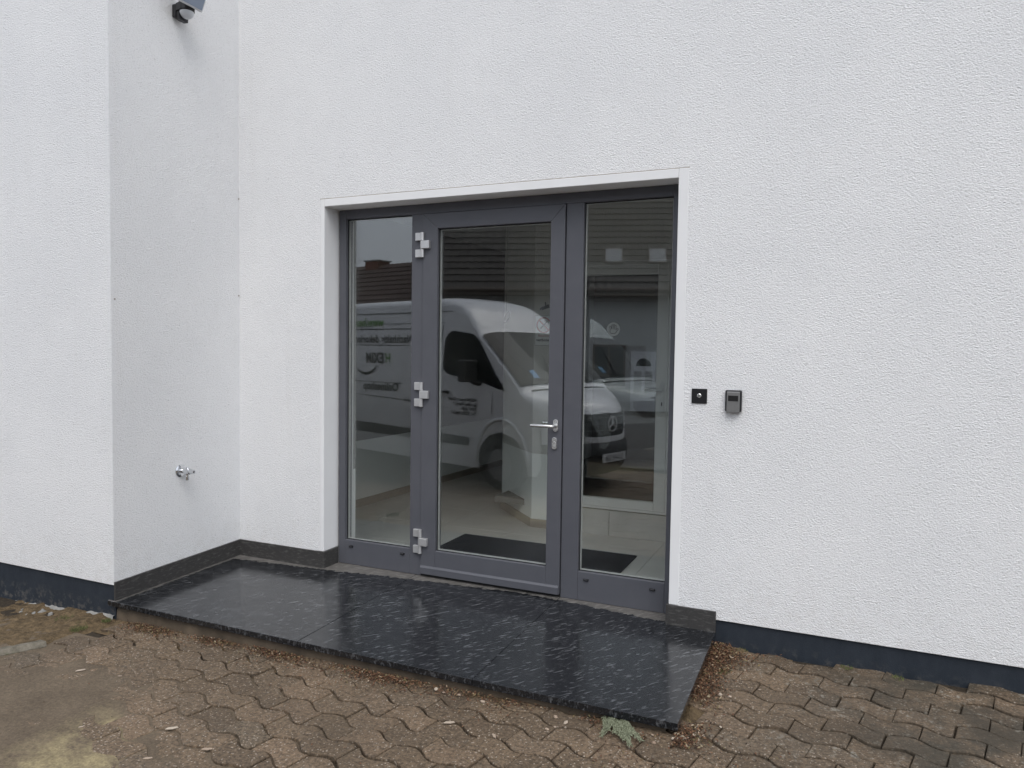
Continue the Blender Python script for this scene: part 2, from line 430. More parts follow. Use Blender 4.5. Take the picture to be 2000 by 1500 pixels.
# ------------------------------------------------------------------ paving: wavy concrete pavers
ANG = math.radians(-12.6); PL, PW, AMP, PHS = .2235, .1235, .020, .13
EX = Vector((math.cos(ANG), math.sin(ANG))); EY = Vector((-math.sin(ANG), math.cos(ANG)))
def to_xy(s, t): return EX*s+EY*t
S0, T0 = .832, -1.371
def paver_outline(par, jit, inset=.0024, n=9):
    """outline round the stone centre in (s,t); par 0: joints on the crest, 1: joints in the trough"""
    ph = 2*PI*PHS+(0 if par == 0 else PI)
    o = []
    for i in range(n+1):
        s = PL*i/n; o.append((s, AMP*math.cos(2*PI*s/PL+ph)+inset*2.3))
    for i in range(n, -1, -1):
        s = PL*i/n; o.append((s, PW+AMP*math.cos(2*PI*s/PL+ph)-inset*2.3))
    res = []
    for k, (s, t) in enumerate(o):
        s = min(max(s, inset*1.0), PL-inset)
        res.append((s-PL/2+jit.uniform(-.0008, .0008), t-PW/2+jit.uniform(-.0009, .0009)))
    return res
def paver_shape(par, seed):
    jit = random.Random(seed); o = paver_outline(par, jit); n = len(o)
    cx = sum(p[0] for p in o)/n; cy = sum(p[1] for p in o)/n
    def shr(k): return [(cx+(p[0]-cx)*(1-k/.11), cy+(p[1]-cy)*(1-k/.062)) for p in o]
    ring = [(o, -.05), (o, -.0042), (shr(.0014), -.0012), (shr(.0042), 0)]
    vs = []; fs = []
    for r, z in ring: vs += [(p[0], p[1], z) for p in r]
    for k in range(3):
        for i in range(n): fs.append((k*n+i, k*n+(i+1) % n, (k+1)*n+(i+1) % n, (k+1)*n+i))
    fs.append(tuple(3*n+i for i in range(n)))
    return vs, fs
shapes = [[paver_shape(p, 10*p+k) for k in range(4)] for p in (0, 1)]
pmesh = []
for p in (0, 1):
    row = []
    for k in range(4):
        row.append(MB().add(*shapes[p][k]).mesh('paver', 'paver'))
    pmesh.append(row)
paving = grid_sheet('paving', lin(-6, 8, 56), lin(-6.9, -.0, 46), lambda x, y: g0(x, y)-.020+.006*noise.noise(Vector((x*3, y*3, 8))), 'joint_sand')
tag(paving, kind='structure')
cand = []
rp = random.Random(3)
for r in range(-60, 40):
    par = r % 2
    for c in range(-45, 55):
        s = S0+(c+.5*par+.5)*PL; t = T0+(r+.5)*PW
        p = to_xy(s, t)
        if not (-6 < p.x < 8 and -6.9 < p.y < .2): continue
        top = max((to_xy(s-PL/2, t+PW/2)).y, p.y+PW*.45)
        if p.x > XR and p.y > -1.0 and p.x < XS-.02: continue           # under the step
        if p.x >= XS-.02 and p.x < XS+.05 and p.y > -.9: pass
        if p.x >= XS and (to_xy(s-PL/2, t+PW/2)).y > .055: continue      # would run into the plinth
        if p.x <= XR+.04 and p.y > -1.06: continue
        if p.x < -.62 and ((p.y > -1.37) or (p.x+.74)*.635-(p.y+1.415)*.36 < .03): continue    # bare soil by the wall on the left
        q = project((p.x, p.y, g0(p.x, p.y)))
        vis = q and -40 < q[0] < 2040 and q[1] < 1540 and not (XR < p.x < XS and p.y > -.98)
        cand.append((q[2] if vis else 1e9, s, t, par, p))
cand.sort(key=lambda a: a[0])
gradx = lambda x, y: (g0(x+.05, y)-g0(x-.05, y))/.1
grady = lambda x, y: (g0(x, y+.05)-g0(x, y-.05))/.1
field = MB()
for i, (d, s, t, par, p) in enumerate(cand):
    sink = rp.gauss(0, .0022)
    tx, ty = rp.gauss(0, .009), rp.gauss(0, .009)
    rz = ANG+rp.gauss(0, .012)
    z = g0(p.x, p.y)+sink
    Rm = Matrix.Translation((p.x+rp.gauss(0, .0014), p.y+rp.gauss(0, .0014), z)) @ Matrix.Rotation(ty-gradx(p.x, p.y), 4, 'Y') @ Matrix.Rotation(tx+grady(p.x, p.y), 4, 'X') @ Matrix.Rotation(rz, 4, 'Z')
    k = rp.randrange(4)
    if i < 300 and d < 1e8:
        o = bpy.data.objects.new('paver', pmesh[par][k]); o.matrix_world = Rm; COL.objects.link(o); o.parent = paving
    else:
        vs, fs = shapes[par][k]; field.add([Rm @ Vector(v) for v in vs], fs)
pf = field.build('pavers_beyond', 'paver_field', paving); tag(pf, kind='stuff')

# ------------------------------------------------------------------ the building
bld = empty('building', (0, 0, 0), 'white rendered building with grey framed glass entrance door and dark blue plinth', 'building')
TH = .33
BO = .033; BT = .049; BR = .052       # smooth band widths: left, top, right
# facade (hole around the band)
m = MB()
m.box((XR, 0, ZB), (-BO, TH, H_+BT)); m.box((W_+BR, 0, ZB), (14, TH, H_+BT)); m.box((XR, 0, H_+BT), (14, TH, 7.0))
fac = m.build('wall', 'plaster', bld, weld=False)
tag(fac, 'scratch rendered facade around the entrance')
wing = MB().box((-14, -P_, ZB), (XR, 1.2, 7.0)).build('wall', 'plaster', bld); tag(wing, 'projecting wing wall left of the step')
# smooth band + reveals
m = MB()
yb = -.0025
m.box((-BO, yb, HS), (0, D_+.02, H_+BT)); rb = m.build('reveal_band', 'band_white', bld, bevel=.003)
MB().box((W_, yb, HS), (W_+BR, D_+.02, H_+BT)).build('reveal_band', 'band_white', bld, bevel=.003)
MB().box((.0005, yb, H_), (W_-.0005, D_+.02, H_+BT)).build('reveal_band', 'band_white', bld, bevel=.003)
MB().box((-BO-.004, -.0012, H_+BT), (W_+BR+.004, .01, H_+BT+.004)).build('joint_line', 'tile_skirt', bld)
# masonry behind the band (reveal backing to inner face)
MB().box((-BO, D_+.021, -.2), (-.004, TH, H_+.3)).box((W_+.004, D_+.021, -.2), (W_+BR, TH, H_+.3)).box((-.004, D_+.09, H_+.002), (W_+.004, TH, H_+.3)).build('inner_reveal', 'interior_white', bld)
# plinths
def rag(x, s): return noise.noise(Vector((x*s, 3.1, 1.7)))
box('plinth', (XS-.02, .012, -.40), (14, TH, ZB), 'plinth', bld)
box('plinth', (-14, -P_+.012, -.50), (XR-.002, .5, ZB), 'plinth', bld)
# mortar left at the foot of the plinth
def mortar(x0, x1, y, zf, h, sd):
    b = MB(); n = int((x1-x0)/.02); vs = []; fs = []
    for i in range(n+1):
        x = x0+(x1-x0)*i/n; hh = h*(.55+.9*abs(noise.noise(Vector((x*9, sd, 0))))+.5*noise.noise(Vector((x*31, sd, 2)))); out = .018+.022*abs(noise.noise(Vector((x*13, sd, 5))))
        zz = zf(x); vs += [(x, y, zz+hh), (x, y-out*.5, zz+hh*.85), (x, y-out, zz-.04), (x, y, zz-.06)]
    for i in range(n):
        for k in range(3): fs.append((4*i+k, 4*i+k+1, 4*i+5+k, 4*i+4+k))
    b.add(vs, fs); return b.build('mortar_bead', 'mortar', bld, smooth=True)
mortar(-3.6, XR-.01, -P_+.0118, lambda x: g0(x, -1)+.004+.045*min(0, x+.75), .022, 1)

# granite skirting
sk = empty('skirting', (0, 0, 0)); sk.parent = bld
slz = lambda y: .027*min(0, y)/1.0
def skirt(a, b):  # along y on the wing
    n = 1; T = .013
    vs = []
    for y in (a, b):
        z = slz(y); vs += [(XR, y, z-.01), (XR+T, y, z-.01), (XR+T, y, z+HS), (XR, y, z+HS)]
    MB().add(vs, [(0, 1, 2, 3), (7, 6, 5, 4), (0, 4, 5, 1), (1, 5, 6, 2), (2, 6, 7, 3), (3, 7, 4, 0)]).build('skirting_slab', 'granite_skirt', sk, bevel=.0015)
skirt(-P_-.002, -.262); skirt(-.260, -.0005)
box('skirting_slab', (XR+.0135, -.013, -.01), (.0, -.0005, HS), 'granite_skirt', sk, bevel=.0015)
box('skirting_slab', (-.0005, -.0135, -.01), (.0125, D_-.001, HS-.001), 'granite_skirt', sk, bevel=.0015)
box('skirting_slab', (W_-.004, -.014, -.01), (XS, -.0005, HS), 'granite_skirt', sk, bevel=.0015)
box('skirting_slab', (W_-.012, -.0135, -.01), (W_+.0, D_-.001, HS-.001), 'granite_skirt', sk, bevel=.0015)

# ------------------------------------------------------------------ granite step
st = empty('entrance_step', (.9, -.5, -.12), 'low entrance step of polished black granite slabs, wet in front, before the glass door', 'step')
def slab(poly):
    fz = lambda x, y: slz(y)
    MB().prism(poly, lambda x, y: slz(y)-.031, fz).build('slab', 'granite', st, bevel=.0022)
J = .0012
slab([(XR+.0135, -.998), (-.775, -.9985), (-.772, YS), (.63-J, YS), (.63-J, D_+.06), (.0128, D_+.06), (.0128, -.0138), (XR+.0135, -.0138)])
slab([(.63+J, YS), (1.633-J, YS), (1.633-J, D_+.06), (.63+J, D_+.06)])
slab([(1.633+J, YS), (XS, YS), (XS, -.0002), (XS-.002, -.0145), (W_-.0125, -.0145), (W_-.0125, D_+.06), (1.633+J, D_+.06)])
base = MB()
nb = 60; vs = []; fs = []
for i in range(nb+1):
    x = XR+.005+(XS-.06-XR)*i/nb; o1 = .012*noise.noise(Vector((x*4, 0, 0)))
    y = -.978+o1; zt = -.0585; zb = g0(x, -1)-.06
    vs += [(x, y+.01, zt), (x, y-.004, zt-.03), (x, y-.012+.012*noise.noise(Vector((x*11, 4, 0))), zb)]
for i in range(nb):
    for k in (0, 1): fs.append((3*i+k, 3*i+k+1, 3*i+4+k, 3*i+3+k))
base.add(vs, fs)
base.box((XR+.01, -.95, -.30), (XS-.045, 0, -.0585))
base.build('concrete_base', 'concrete_wet', st)

# ------------------------------------------------------------------ entrance door and fixed glazing
FD = .075
fr = MB()
def rect_frame(b, x0, x1, z0, z1, l, r_, t, bt, y0, y1):
    b.box((x0, y0, z0), (x0+l, y1, z1)); b.box((x1-r_, y0, z0), (x1, y1, z1))
    b.box((x0+l, y0, z1-t), (x1-r_, y1, z1)); b.box((x0+l, y0, z0), (x1-r_, y1, z0+bt))
XL, XRR = .668, 1.632
frame = empty('door_frame', (0, 0, 0)); frame.parent = bld
y0, y1 = D_, D_+FD
box('frame_post', (.0128, y0, .001), (.066, y1, H_-.001), 'frame_grey', frame, bevel=.002)
box('frame_post', (2.258, y0, .001), (W_-.0005, y1, H_-.001), 'frame_grey', frame, bevel=.002)
box('frame_post', (.582, y0, .001), (XL-.002, y1, 2.3365), 'frame_grey', frame, bevel=.002)
box('frame_post', (XRR+.004, y0, .001), (1.742, y1, 2.3365), 'frame_grey', frame, bevel=.002)
box('frame_head', (.0665, y0, 2.337), (2.2575, y1, H_-.001), 'frame_grey', frame, bevel=.002)
box('frame_rail', (.0665, y0, .001), (.5815, y1, .165), 'frame_grey', frame, bevel=.002)
box('frame_rail', (1.7425, y0, .001), (2.2575, y1, .172), 'frame_grey', frame, bevel=.002)
box('threshold', (XL-.001, y0+.006, .001), (XRR+.003, y1, .016), 'gasket', frame)
def pane(par, x0, x1, z0, z1, yg):
    e = .012
    box('glass_pane', (x0-e, yg, z0-e), (x1+e, yg+.004, z1+e), 'glass', par)
    box('glass_pane', (x0-e, yg+.020, z0-e), (x1+e, yg+.024, z1+e), 'glass_back', par)
    b = MB(); rect_frame(b, x0-e*.2, x1+e*.2, z0-e*.2, z1+e*.2, .010, .010, .010, .010, yg+.0045, yg+.0195); b.build('spacer_bar', 'spacer', par)
    b = MB(); rect_frame(b, x0-.006, x1+.006, z0-.006, z1+.006, .0105, .0105, .0105, .0105, yg-.006, yg-.0005); b.build('gasket', 'gasket', par)
YG = D_+.030
pane(frame, .066, .582, .165, 2.337, YG)
pane(frame, 1.742, 2.258, .172, 2.337, YG)
for (x, z) in ((.118, .125), (.528, .125), (1.795, .128), (2.19, .128)):
    MB().tube([(x-.012, D_-.004, z), (x+.012, D_-.004, z)], .007, 8).box((x-.016, D_-.005, z-.006), (x+.016, D_+.001, z+.006)).build('drain_cap', 'black_plastic', frame)
# the leaf
leaf = empty('entrance_door', (0, 0, 0)); leaf.parent = bld
yl = D_-.010
LX0, LX1, LZ0, LZ1 = XL+.0015, XRR-.0015, .018, 2.3345
def mitre(poly, name):
    MB().prism(poly, 0, .078, Matrix(((1, 0, 0, 0), (0, 0, 1, yl), (0, 1, 0, 0), (0, 0, 0, 1)))).build(name, 'frame_grey', leaf, bevel=.0022)
gx0, gx1, gz0, gz1 = .777, 1.5415, .174, 2.238; h = .0003
mitre([(LX0, LZ0), (gx0-h, LZ0), (gx0-h, gz1+h), (LX0, LZ1-h)][::-1], 'leaf_stile')
mitre([(gx1+h, LZ0), (LX1, LZ0), (LX1, LZ1-h), (gx1+h, gz1+h)][::-1], 'leaf_stile')
mitre([(gx0, gz1), (gx1, gz1), (LX1, LZ1), (LX0, LZ1)][::-1], 'leaf_rail')
mitre([(gx0, LZ0), (gx1, LZ0), (gx1, gz0), (gx0, gz0)][::-1], 'leaf_rail')
MB().prism([(yl-.012, .019), (yl-.0002, .019), (yl-.0002, .072), (yl-.004, .070), (yl-.012, .060)], LX0+.004, LX1-.004, Matrix(((0, 0, 1, 0), (1, 0, 0, 0), (0, 1, 0, 0), (0, 0, 0, 1)))).build('weather_bar', 'frame_grey', leaf, bevel=.001)
pane(leaf, gx0, gx1, gz0, gz1, yl+.030)
# dark rebate gaps behind the leaf edge
box('rebate_seal', (XL-.006, D_+.020, .02), (XL+.004, D_+.05, 2.336), 'gasket', leaf)
box('rebate_seal', (XRR-.004, D_+.020, .02), (XRR+.006, D_+.05, 2.336), 'gasket', leaf)
# hinges
for hz in (2.138, 1.183, .227):
    hg = empty('hinge', (0, 0, 0)); hg.parent = leaf
    xk = XL+.002
    for dz, side in ((.053, -1), (0, 1), (-.053, -1)):
        z0_, z1_ = hz+dz-.025, hz+dz+.025
        a, b_ = (xk-.052, xk) if side < 0 else (xk, xk+.056)
        y_a = yl-.024 if side > 0 else D_-.020
        MB().box((a, y_a, z0_), (b_, (yl if side > 0 else D_)-.0005, z1_)).build('hinge_plate', 'alu', leaf and hg, bevel=.0025)
        MB().tube([(xk, D_-.0185, z0_-.0002), (xk, D_-.0185, z1_+.0002)], .0125, 14).build('hinge_knuckle', 'alu', hg, smooth='auto')
# handle + lock
def oval(b, cx, cz, w, h_, ya, yb_):
    pts = []
    for k in range(24):
        a = 2*PI*k/24; pts.append((cx+w/2*math.cos(a), cz+(h_-w)/2*(1 if math.sin(a) >= 0 else -1)+w/2*math.sin(a)))
    T = Matrix(((1, 0, 0, 0), (0, 0, 1, 0), (0, 1, 0, 0), (0, 0, 0, 1)))
    b.prism(pts[::-1], ya, yb_, T); return b
hx, hz = 1.594, 1.030
hd = empty('door_handle', (0, 0, 0)); hd.parent = leaf
oval(MB(), hx, hz+.002, .031, .073, yl-.011, yl-.0003).build('rosette', 'alu_satin', hd, bevel=.0015)
MB().tube([(hx, yl-.010, hz), (hx, yl-.042, hz), (hx-.004, yl-.052, hz), (hx-.016, yl-.058, hz+.0005), (hx-.135, yl-.058, hz+.001), (hx-.142, yl-.057, hz+.001)], [.0105]*5+[.006], 14).build('lever', 'alu_satin', hd, smooth='auto')
MB().tube([(hx, yl+.080, hz), (hx, yl+.13, hz), (hx-.016, yl+.136, hz), (hx-.135, yl+.136, hz)], .0105, 12).build('lever', 'alu_satin', hd, smooth='auto')
lk = empty('door_lock', (0, 0, 0)); lk.parent = leaf
oval(MB(), hx-.006, .925, .031, .073, yl-.011, yl-.0003).build('rosette', 'alu_satin', lk, bevel=.0015)
oval(MB(), hx-.006, .920, .0175, .033, yl-.0135, yl-.0112).build('cylinder', 'alu', lk, bevel=.0005)
MB().box((hx-.0075, yl-.0140, .921), (hx-.0045, yl-.0134, .933)).build('keyhole', 'dark_hole', lk)

# ------------------------------------------------------------------ lobby behind the glass
CE = 2.72
lobby = empty('lobby_floor', (0, 0, 0)); lobby.parent = bld
box('grout_bed', (-1.3, D_+.076, -.06), (3.2, 7.6, -.004), 'grout', lobby)
ft = MB().box((-.2985, -.2985, -.012), (.2985, .2985, 0)).mesh('floor_tile', 'tile_grey', bevel=.0015, seg=1)
for i in range(-2, 4):
    for j in range(0, 12):
        o = bpy.data.objects.new('floor_tile', ft); o.location = (.13+.6*i+.30, .52+.6*j, 0); o.parent = lobby; COL.objects.link(o)
# walls
iw = MB()
iw.box((-1.25, TH+.0002, -.05), (-.006, TH+.03, CE))                     # inside face left of the opening
iw.box((W_+.006, TH+.0002, -.05), (3.2, TH+.03, CE))
iw.box((-.006, TH+.0002, H_+.02), (W_+.006, TH+.03, CE))
iw.build('interior_wall', 'interior_dado_shade', bld)
lw = MB().prism([(-.985, TH), (-1.2, TH), (-1.2, 7.4), (-.68, 7.4)], -.05, CE)
lw.build('interior_wall', 'interior_dado_shade', bld)
MB().prism([(-.985, TH+.032), (-.680, 7.2), (-.668, 7.2), (-.973, TH+.032)][::-1], 0, .070).build('skirting_tile', 'tile_skirt', bld)
YI = 1.70
box('interior_wall', (2.45, TH, -.05), (2.6, 7, CE), 'interior_dado_shade', bld)
# partition facing the entrance: chamfered corner at its left end, glazed white door in it
ch = MB().prism([(.805, YI), (1.005, YI), (1.005, YI+.10), (.85, YI+.10), (.40, 2.56), (.40, 7.0), (.282, 7.0), (.282, 2.25)], -.05, CE)
ch.build('interior_wall', 'partition_dado_lit', bld)
MB().box((1.0052, YI, 2.19), (2.45, YI+.10, CE)).box((1.955, YI, -.05), (2.45, YI+.10, 2.1898)).build('interior_wall', 'partition_dado_lit', bld)
for poly in ([(.805-.006, YI-.012), (1.004, YI-.012), (1.004, YI-.0005), (.806, YI-.0005)], [(.282-.012, 2.24), (.799, YI-.0115), (.8045, YI-.0005), (.2815, 2.2495)]):
    MB().prism(poly, 0, .070).build('skirting_tile', 'tile_skirt', bld)
# end of the corridor
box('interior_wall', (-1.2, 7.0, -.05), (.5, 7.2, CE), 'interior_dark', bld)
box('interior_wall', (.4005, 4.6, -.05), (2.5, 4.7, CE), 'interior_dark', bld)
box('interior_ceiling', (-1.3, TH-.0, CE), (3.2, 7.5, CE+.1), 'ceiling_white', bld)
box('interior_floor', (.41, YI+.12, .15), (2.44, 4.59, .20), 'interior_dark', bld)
rs = empty('step_riser', (0, 0, 0)); rs.parent = bld
for xa, xb in ((1.006, 1.478), (1.481, 1.953)): box('riser_tile', (xa, YI-.004, .001), (xb, YI+.10, .205), 'tile_grey', rs, bevel=.0015)
idr = empty('interior_door', (0, 0, 0)); idr.parent = bld
b = MB(); rect_frame(b, 1.008, 1.952, .214, 2.188, .03, .03, .03, .02, YI-.006, YI+.06); b.build('casing', 'inner_door_white', idr, bevel=.002)
b = MB(); rect_frame(b, 1.0385, 1.9215, .236, 2.157, .088, .088, .078, .066, YI-.012, YI+.045); b.build('door_leaf', 'inner_door_white', idr, bevel=.004)
box('glass_pane', (1.120, YI+.012, .296), (1.840, YI+.018, 2.085), 'glass_inner', idr)
hx2, hz2 = 1.884, 1.185
oval(MB(), hx2, 1.13, .034, .24, YI-.020, YI-.0122).build('door_plate', 'white_plastic', idr, bevel=.001)
MB().tube([(hx2, YI-.018, hz2), (hx2, YI-.055, hz2), (hx2-.014, YI-.062, hz2), (hx2-.125, YI-.062, hz2)], .010, 12).build('door_handle', 'white_plastic', idr, smooth='auto')
MB().box((hx2-.004, YI-.0225, 1.062), (hx2+.004, YI-.0205, 1.090)).build('keyhole', 'dark_hole', idr)
# door mat
tag(box('doormat', (.44, .70, .0005), (1.835, 1.205, .011), 'mat_black', None, bevel=.003), 'black doormat on the grey lobby tiles behind the glass door', 'doormat')

# signs inside
def flat(verts2, faces, cx, cz, y, name, mat, parent):
    return MB().add([(cx+v[0], y, cz+v[1]) for v in verts2], faces).build(name, mat, parent)
def ring2(r0, r1, n=40):
    vs = [(r*math.cos(2*PI*k/n), r*math.sin(2*PI*k/n)) for r in (r0, r1) for k in range(n)]
    return vs, [(k, (k+1) % n, n+(k+1) % n, n+k) for k in range(n)]
def disc2(r, n=40): return [(r*math.cos(2*PI*k/n), r*math.sin(2*PI*k/n)) for k in range(n)], [tuple(range(n))]
def bar2(cx, cy, L, w_, a):
    c, s_ = math.cos(a), math.sin(a)
    return [(cx+x*c-y*s_, cy+x*s_+y*c) for x, y in ((-L/2, -w_/2), (L/2, -w_/2), (L/2, w_/2), (-L/2, w_/2))], [(0, 1, 2, 3)]
ns = empty('no_smoking_sign', (.89, YI-.002, 1.55), 'white no smoking sign with red ring on the lobby wall', 'sign')
sx, sz = .893, 1.668
MB().box((sx-.078, YI-.004, sz-.15), (sx+.078, YI-.0005, sz+.098)).build('sign_plate', 'sign_white', ns, bevel=.001)
flat(*ring2(.054, .066), sx, sz+.018, YI-.0046, 'red_ring', 'sign_red', ns)
flat(*bar2(0, 0, .115, .012, -PI/4), sx, sz+.018, YI-.0048, 'red_bar', 'sign_red', ns)
flat(*bar2(0, 0, .085, .010, PI/4), sx, sz+.018, YI-.0050, 'cigarette', 'sign_black', ns)
b = MB(); rect_frame(b, sx-.078, sx+.078, sz-.15, sz+.098, .002, .002, .002, .002, YI-.0049, YI-.0041); b.build('sign_border', 'sign_black', ns)
def flat_text(txt, size, cx, cz, y, mat, parent, bold=0):
    vs, fs = text_mesh(txt, size, 0, bold); wd = max(v.x for v in vs)
    return MB().add([(cx-wd/2+v.x, y, cz+v.y) for v in vs], fs).build('lettering', mat, parent)
flat_text('Rauchen', .027, sx, sz-.078, YI-.0046, 'sign_red', ns)
flat_text('verboten', .034, sx, sz-.115, YI-.0046, 'sign_black', ns, .0008)
hsn = empty('hand_sticker', (1.479, YI+.01, 1.60), 'round white sticker with a raised hand on the inner glass door', 'sticker')
cx, cz, ys = 1.479, 1.653, YI+.0112
flat(*disc2(.055), cx, cz, ys, 'sticker_disc', 'sign_white', hsn)
def hand(y, mat, g_, nm):
    b = MB()
    def cap(x0, z0, x1, z1, r):
        dx, dz = x1-x0, z1-z0; L = math.hypot(dx, dz); a = math.atan2(dz, dx); pts = []
        for k in range(9): t = a-PI/2+PI*k/8; pts.append((cx+x1+r*math.cos(t), y, cz+z1+r*math.sin(t)))
        for k in range(9): t = a+PI/2+PI*k/8; pts.append((cx+x0+r*math.cos(t), y, cz+z0+r*math.sin(t)))
        b.add(pts, [tuple(range(18))])
    for i, (fx, tx, tz) in enumerate(((-.018, -.024, .018), (-.007, -.009, .030), (.005, .005, .032), (.016, .018, .024))):
        cap(fx, -.005, tx, tz, .0052+g_); y -= .00002
    y -= .00002; cap(.012, -.022, .034, .000, .0055+g_)
    y -= .00002; cap(-.010, -.016, .008, -.016, .017+g_)
    b.build(nm, mat, hsn)
hand(ys-.0004, 'sign_black', .0022, 'hand_outline'); hand(ys-.0010, 'sign_white', -.0012, 'hand_fill')
cs = empty('camera_sticker', (.893, YI, 1.80), 'small dark camera pictogram on the lobby wall above the no smoking sign', 'sticker')
b = MB(); ybk = YI-.001
for k, (a_, c_, L, w__, an) in enumerate(((0, 0, .062, .026, .30), (.027, .010, .022, .030, .30), (-.036, -.010, .020, .014, .9), (.004, .028, .012, .034, 0.1))):
    vs2, fs2 = bar2(a_, c_, L, w__, an); b.add([(.900+v[0], ybk-.0001*k, 1.830+v[1]) for v in vs2], fs2)
b.build('pictogram', 'sign_black', cs)
# hanging ornament
pn = empty('hanging_ornament', (.62, 1.55, 1.60), 'dark leaf shaped ornament hanging on a thin string in the lobby', 'ornament')
MB().tube([(.62, 1.55, CE), (.62, 1.55, 1.79)], .0012, 5).build('string', 'string_dark', pn)
MB().sphere((.625, 1.55, 1.745), 1, 10, 8, T=Matrix.Rotation(.45, 3, 'Y') @ Matrix.Diagonal((.022, .012, .055))).build('leaf', 'string_dark', pn, smooth=True)

# ------------------------------------------------------------------ things on the walls
rx = XR
tap = empty('outdoor_tap', (rx, -.516, .669), 'small chrome outdoor tap on the white return wall left of the step', 'tap')
ty, tz = -.516, .672
prof = [(.0, .041), (.004, .041), (.010, .034), (.012, .020)]
MB().tube([(rx+.001+a, ty, tz) for a, r_ in prof], [r_ for a, r_ in prof], 24).build('rosette', 'chrome', tap, smooth='auto')
MB().tube([(rx+.010, ty, tz), (rx+.050, ty, tz), (rx+.052, ty, tz), (rx+.085, ty, tz), (rx+.087, ty, tz), (rx+.118, ty, tz)], [.015, .015, .019, .019, .0155, .0150], 16).build('body', 'chrome', tap, smooth='auto')
MB().tube([(rx+.1181, ty, tz), (rx+.1186, ty, tz)], .007, 8).build('key_socket', 'dark_hole', tap)
MB().tube([(rx+.058, ty, tz-.01), (rx+.058, ty, tz-.030), (rx+.058, ty, tz-.031), (rx+.058, ty, tz-.056)], [.012, .012, .0145, .0140], 16).build('spout', 'chrome', tap, smooth='auto')
MB().tube([(rx+.062, ty, tz+.015), (rx+.062, ty, tz+.026)], [.012, .010], 12).build('bonnet', 'chrome', tap, smooth='auto')

sen = empty('motion_sensor', (rx, -.50, 3.52), 'black motion sensor with white lens dome high on the return wall', 'sensor')
sy, szz = -.522, 3.556
MB().box((rx+.0005, sy-.036, szz-.046), (rx+.03, sy+.036, szz+.034)).build('wall_mount', 'black_plastic', sen, bevel=.006)
hp = []
for k in range(17):
    a = -PI/2+PI*k/16; hp.append((rx+.085+.048*math.cos(a), sy+.048*math.sin(a)))
hp += [(rx+.0302, sy+.036), (rx+.0302, sy-.036)]
MB().prism(hp, szz-.012, szz+.036).build('hood', 'black_plastic', sen, bevel=.004)
MB().prism([(rx+.0302, sy-.030), (rx+.062, sy-.036), (rx+.062, sy+.036), (rx+.0302, sy+.030)], szz-.064, szz-.0122).build('chin', 'black_plastic', sen, bevel=.004)
MB().sphere((rx+.088, sy, szz-.014), .042, 20, 8, -PI/2, 0).build('lens_dome', 'pir_lens', sen, smooth=True)

fl = empty('floodlight', (rx, -.57, 3.60), 'light grey floodlight panel above the motion sensor, cut by the photo edge', 'floodlight')
P0 = Vector((rx+.150, -.459, 3.553)); e1 = Vector((0, -1, 0)); e2 = Vector((.42, 0, .907)); nn = e1.cross(e2)
if nn.x < 0: nn = -nn
T = Matrix((( e1.x, e2.x, nn.x, P0.x), (e1.y, e2.y, nn.y, P0.y), (e1.z, e2.z, nn.z, P0.z), (0, 0, 0, 1)))
MB().box((0, 0, -.035), (.24, .19, 0), T).build('housing', 'lamp_body', fl, bevel=.003)
MB().box((.010, .010, .0003), (.23, .18, .003), T).build('lamp_glass', 'lamp_glass', fl)
MB().tube([T @ Vector((.12, .10, -.03)), Vector((rx+.06, -.58, 3.66)), Vector((rx, -.58, 3.66))], .012, 8).build('bracket', 'lamp_body', fl)

bell = empty('doorbell', (2.449, 0, 1.21), 'square black doorbell plate with round metal button right of the door', 'doorbell')
MB().box((2.409, -.006, 1.208), (2.489, -.0005, 1.286)).build('bell_plate', 'black_plastic', bell, bevel=.001)
MB().tube([(2.449, -.0065, 1.249), (2.449, -.011, 1.249), (2.449, -.0125, 1.249)], [.0115, .0115, .0095], 24).build('bell_button', 'alu_satin', bell, smooth='auto')
MB().tube([(2.449, -.0126, 1.249), (2.449, -.0131, 1.249)], .0062, 20).build('button_centre', 'reader_grey', bell)
rd = empty('card_reader', (2.624, 0, 1.17), 'small grey access reader with black display in a dark surround on the wall', 'card reader')
MB().box((2.583, -.024, 1.172), (2.667, -.0005, 1.285)).build('reader_surround', 'black_plastic', rd, bevel=.008, seg=3)
MB().box((2.5925, -.031, 1.168), (2.6575, -.0245, 1.277)).build('reader_front', 'reader_grey', rd, bevel=.003)
MB().box((2.600, -.0325, 1.229), (2.650, -.0312, 1.257)).build('display', 'dark_hole', rd)
for k, (p, lab) in enumerate((((rx+.0006, -.006, 2.50), 'tiny brown wall plug in the inner corner, upper one'), ((rx+.0006, -.008, 1.83), 'tiny brown wall plug in the inner corner, lower one'), ((rx+.0006, -.975, 1.74), 'tiny brown wall plug near the outer wall edge'))):
    o = MB().tube([p, (p[0]+.004, p[1], p[2])], .005, 8).build('wall_plug', 'tile_skirt'); tag(o, lab, 'wall plug')

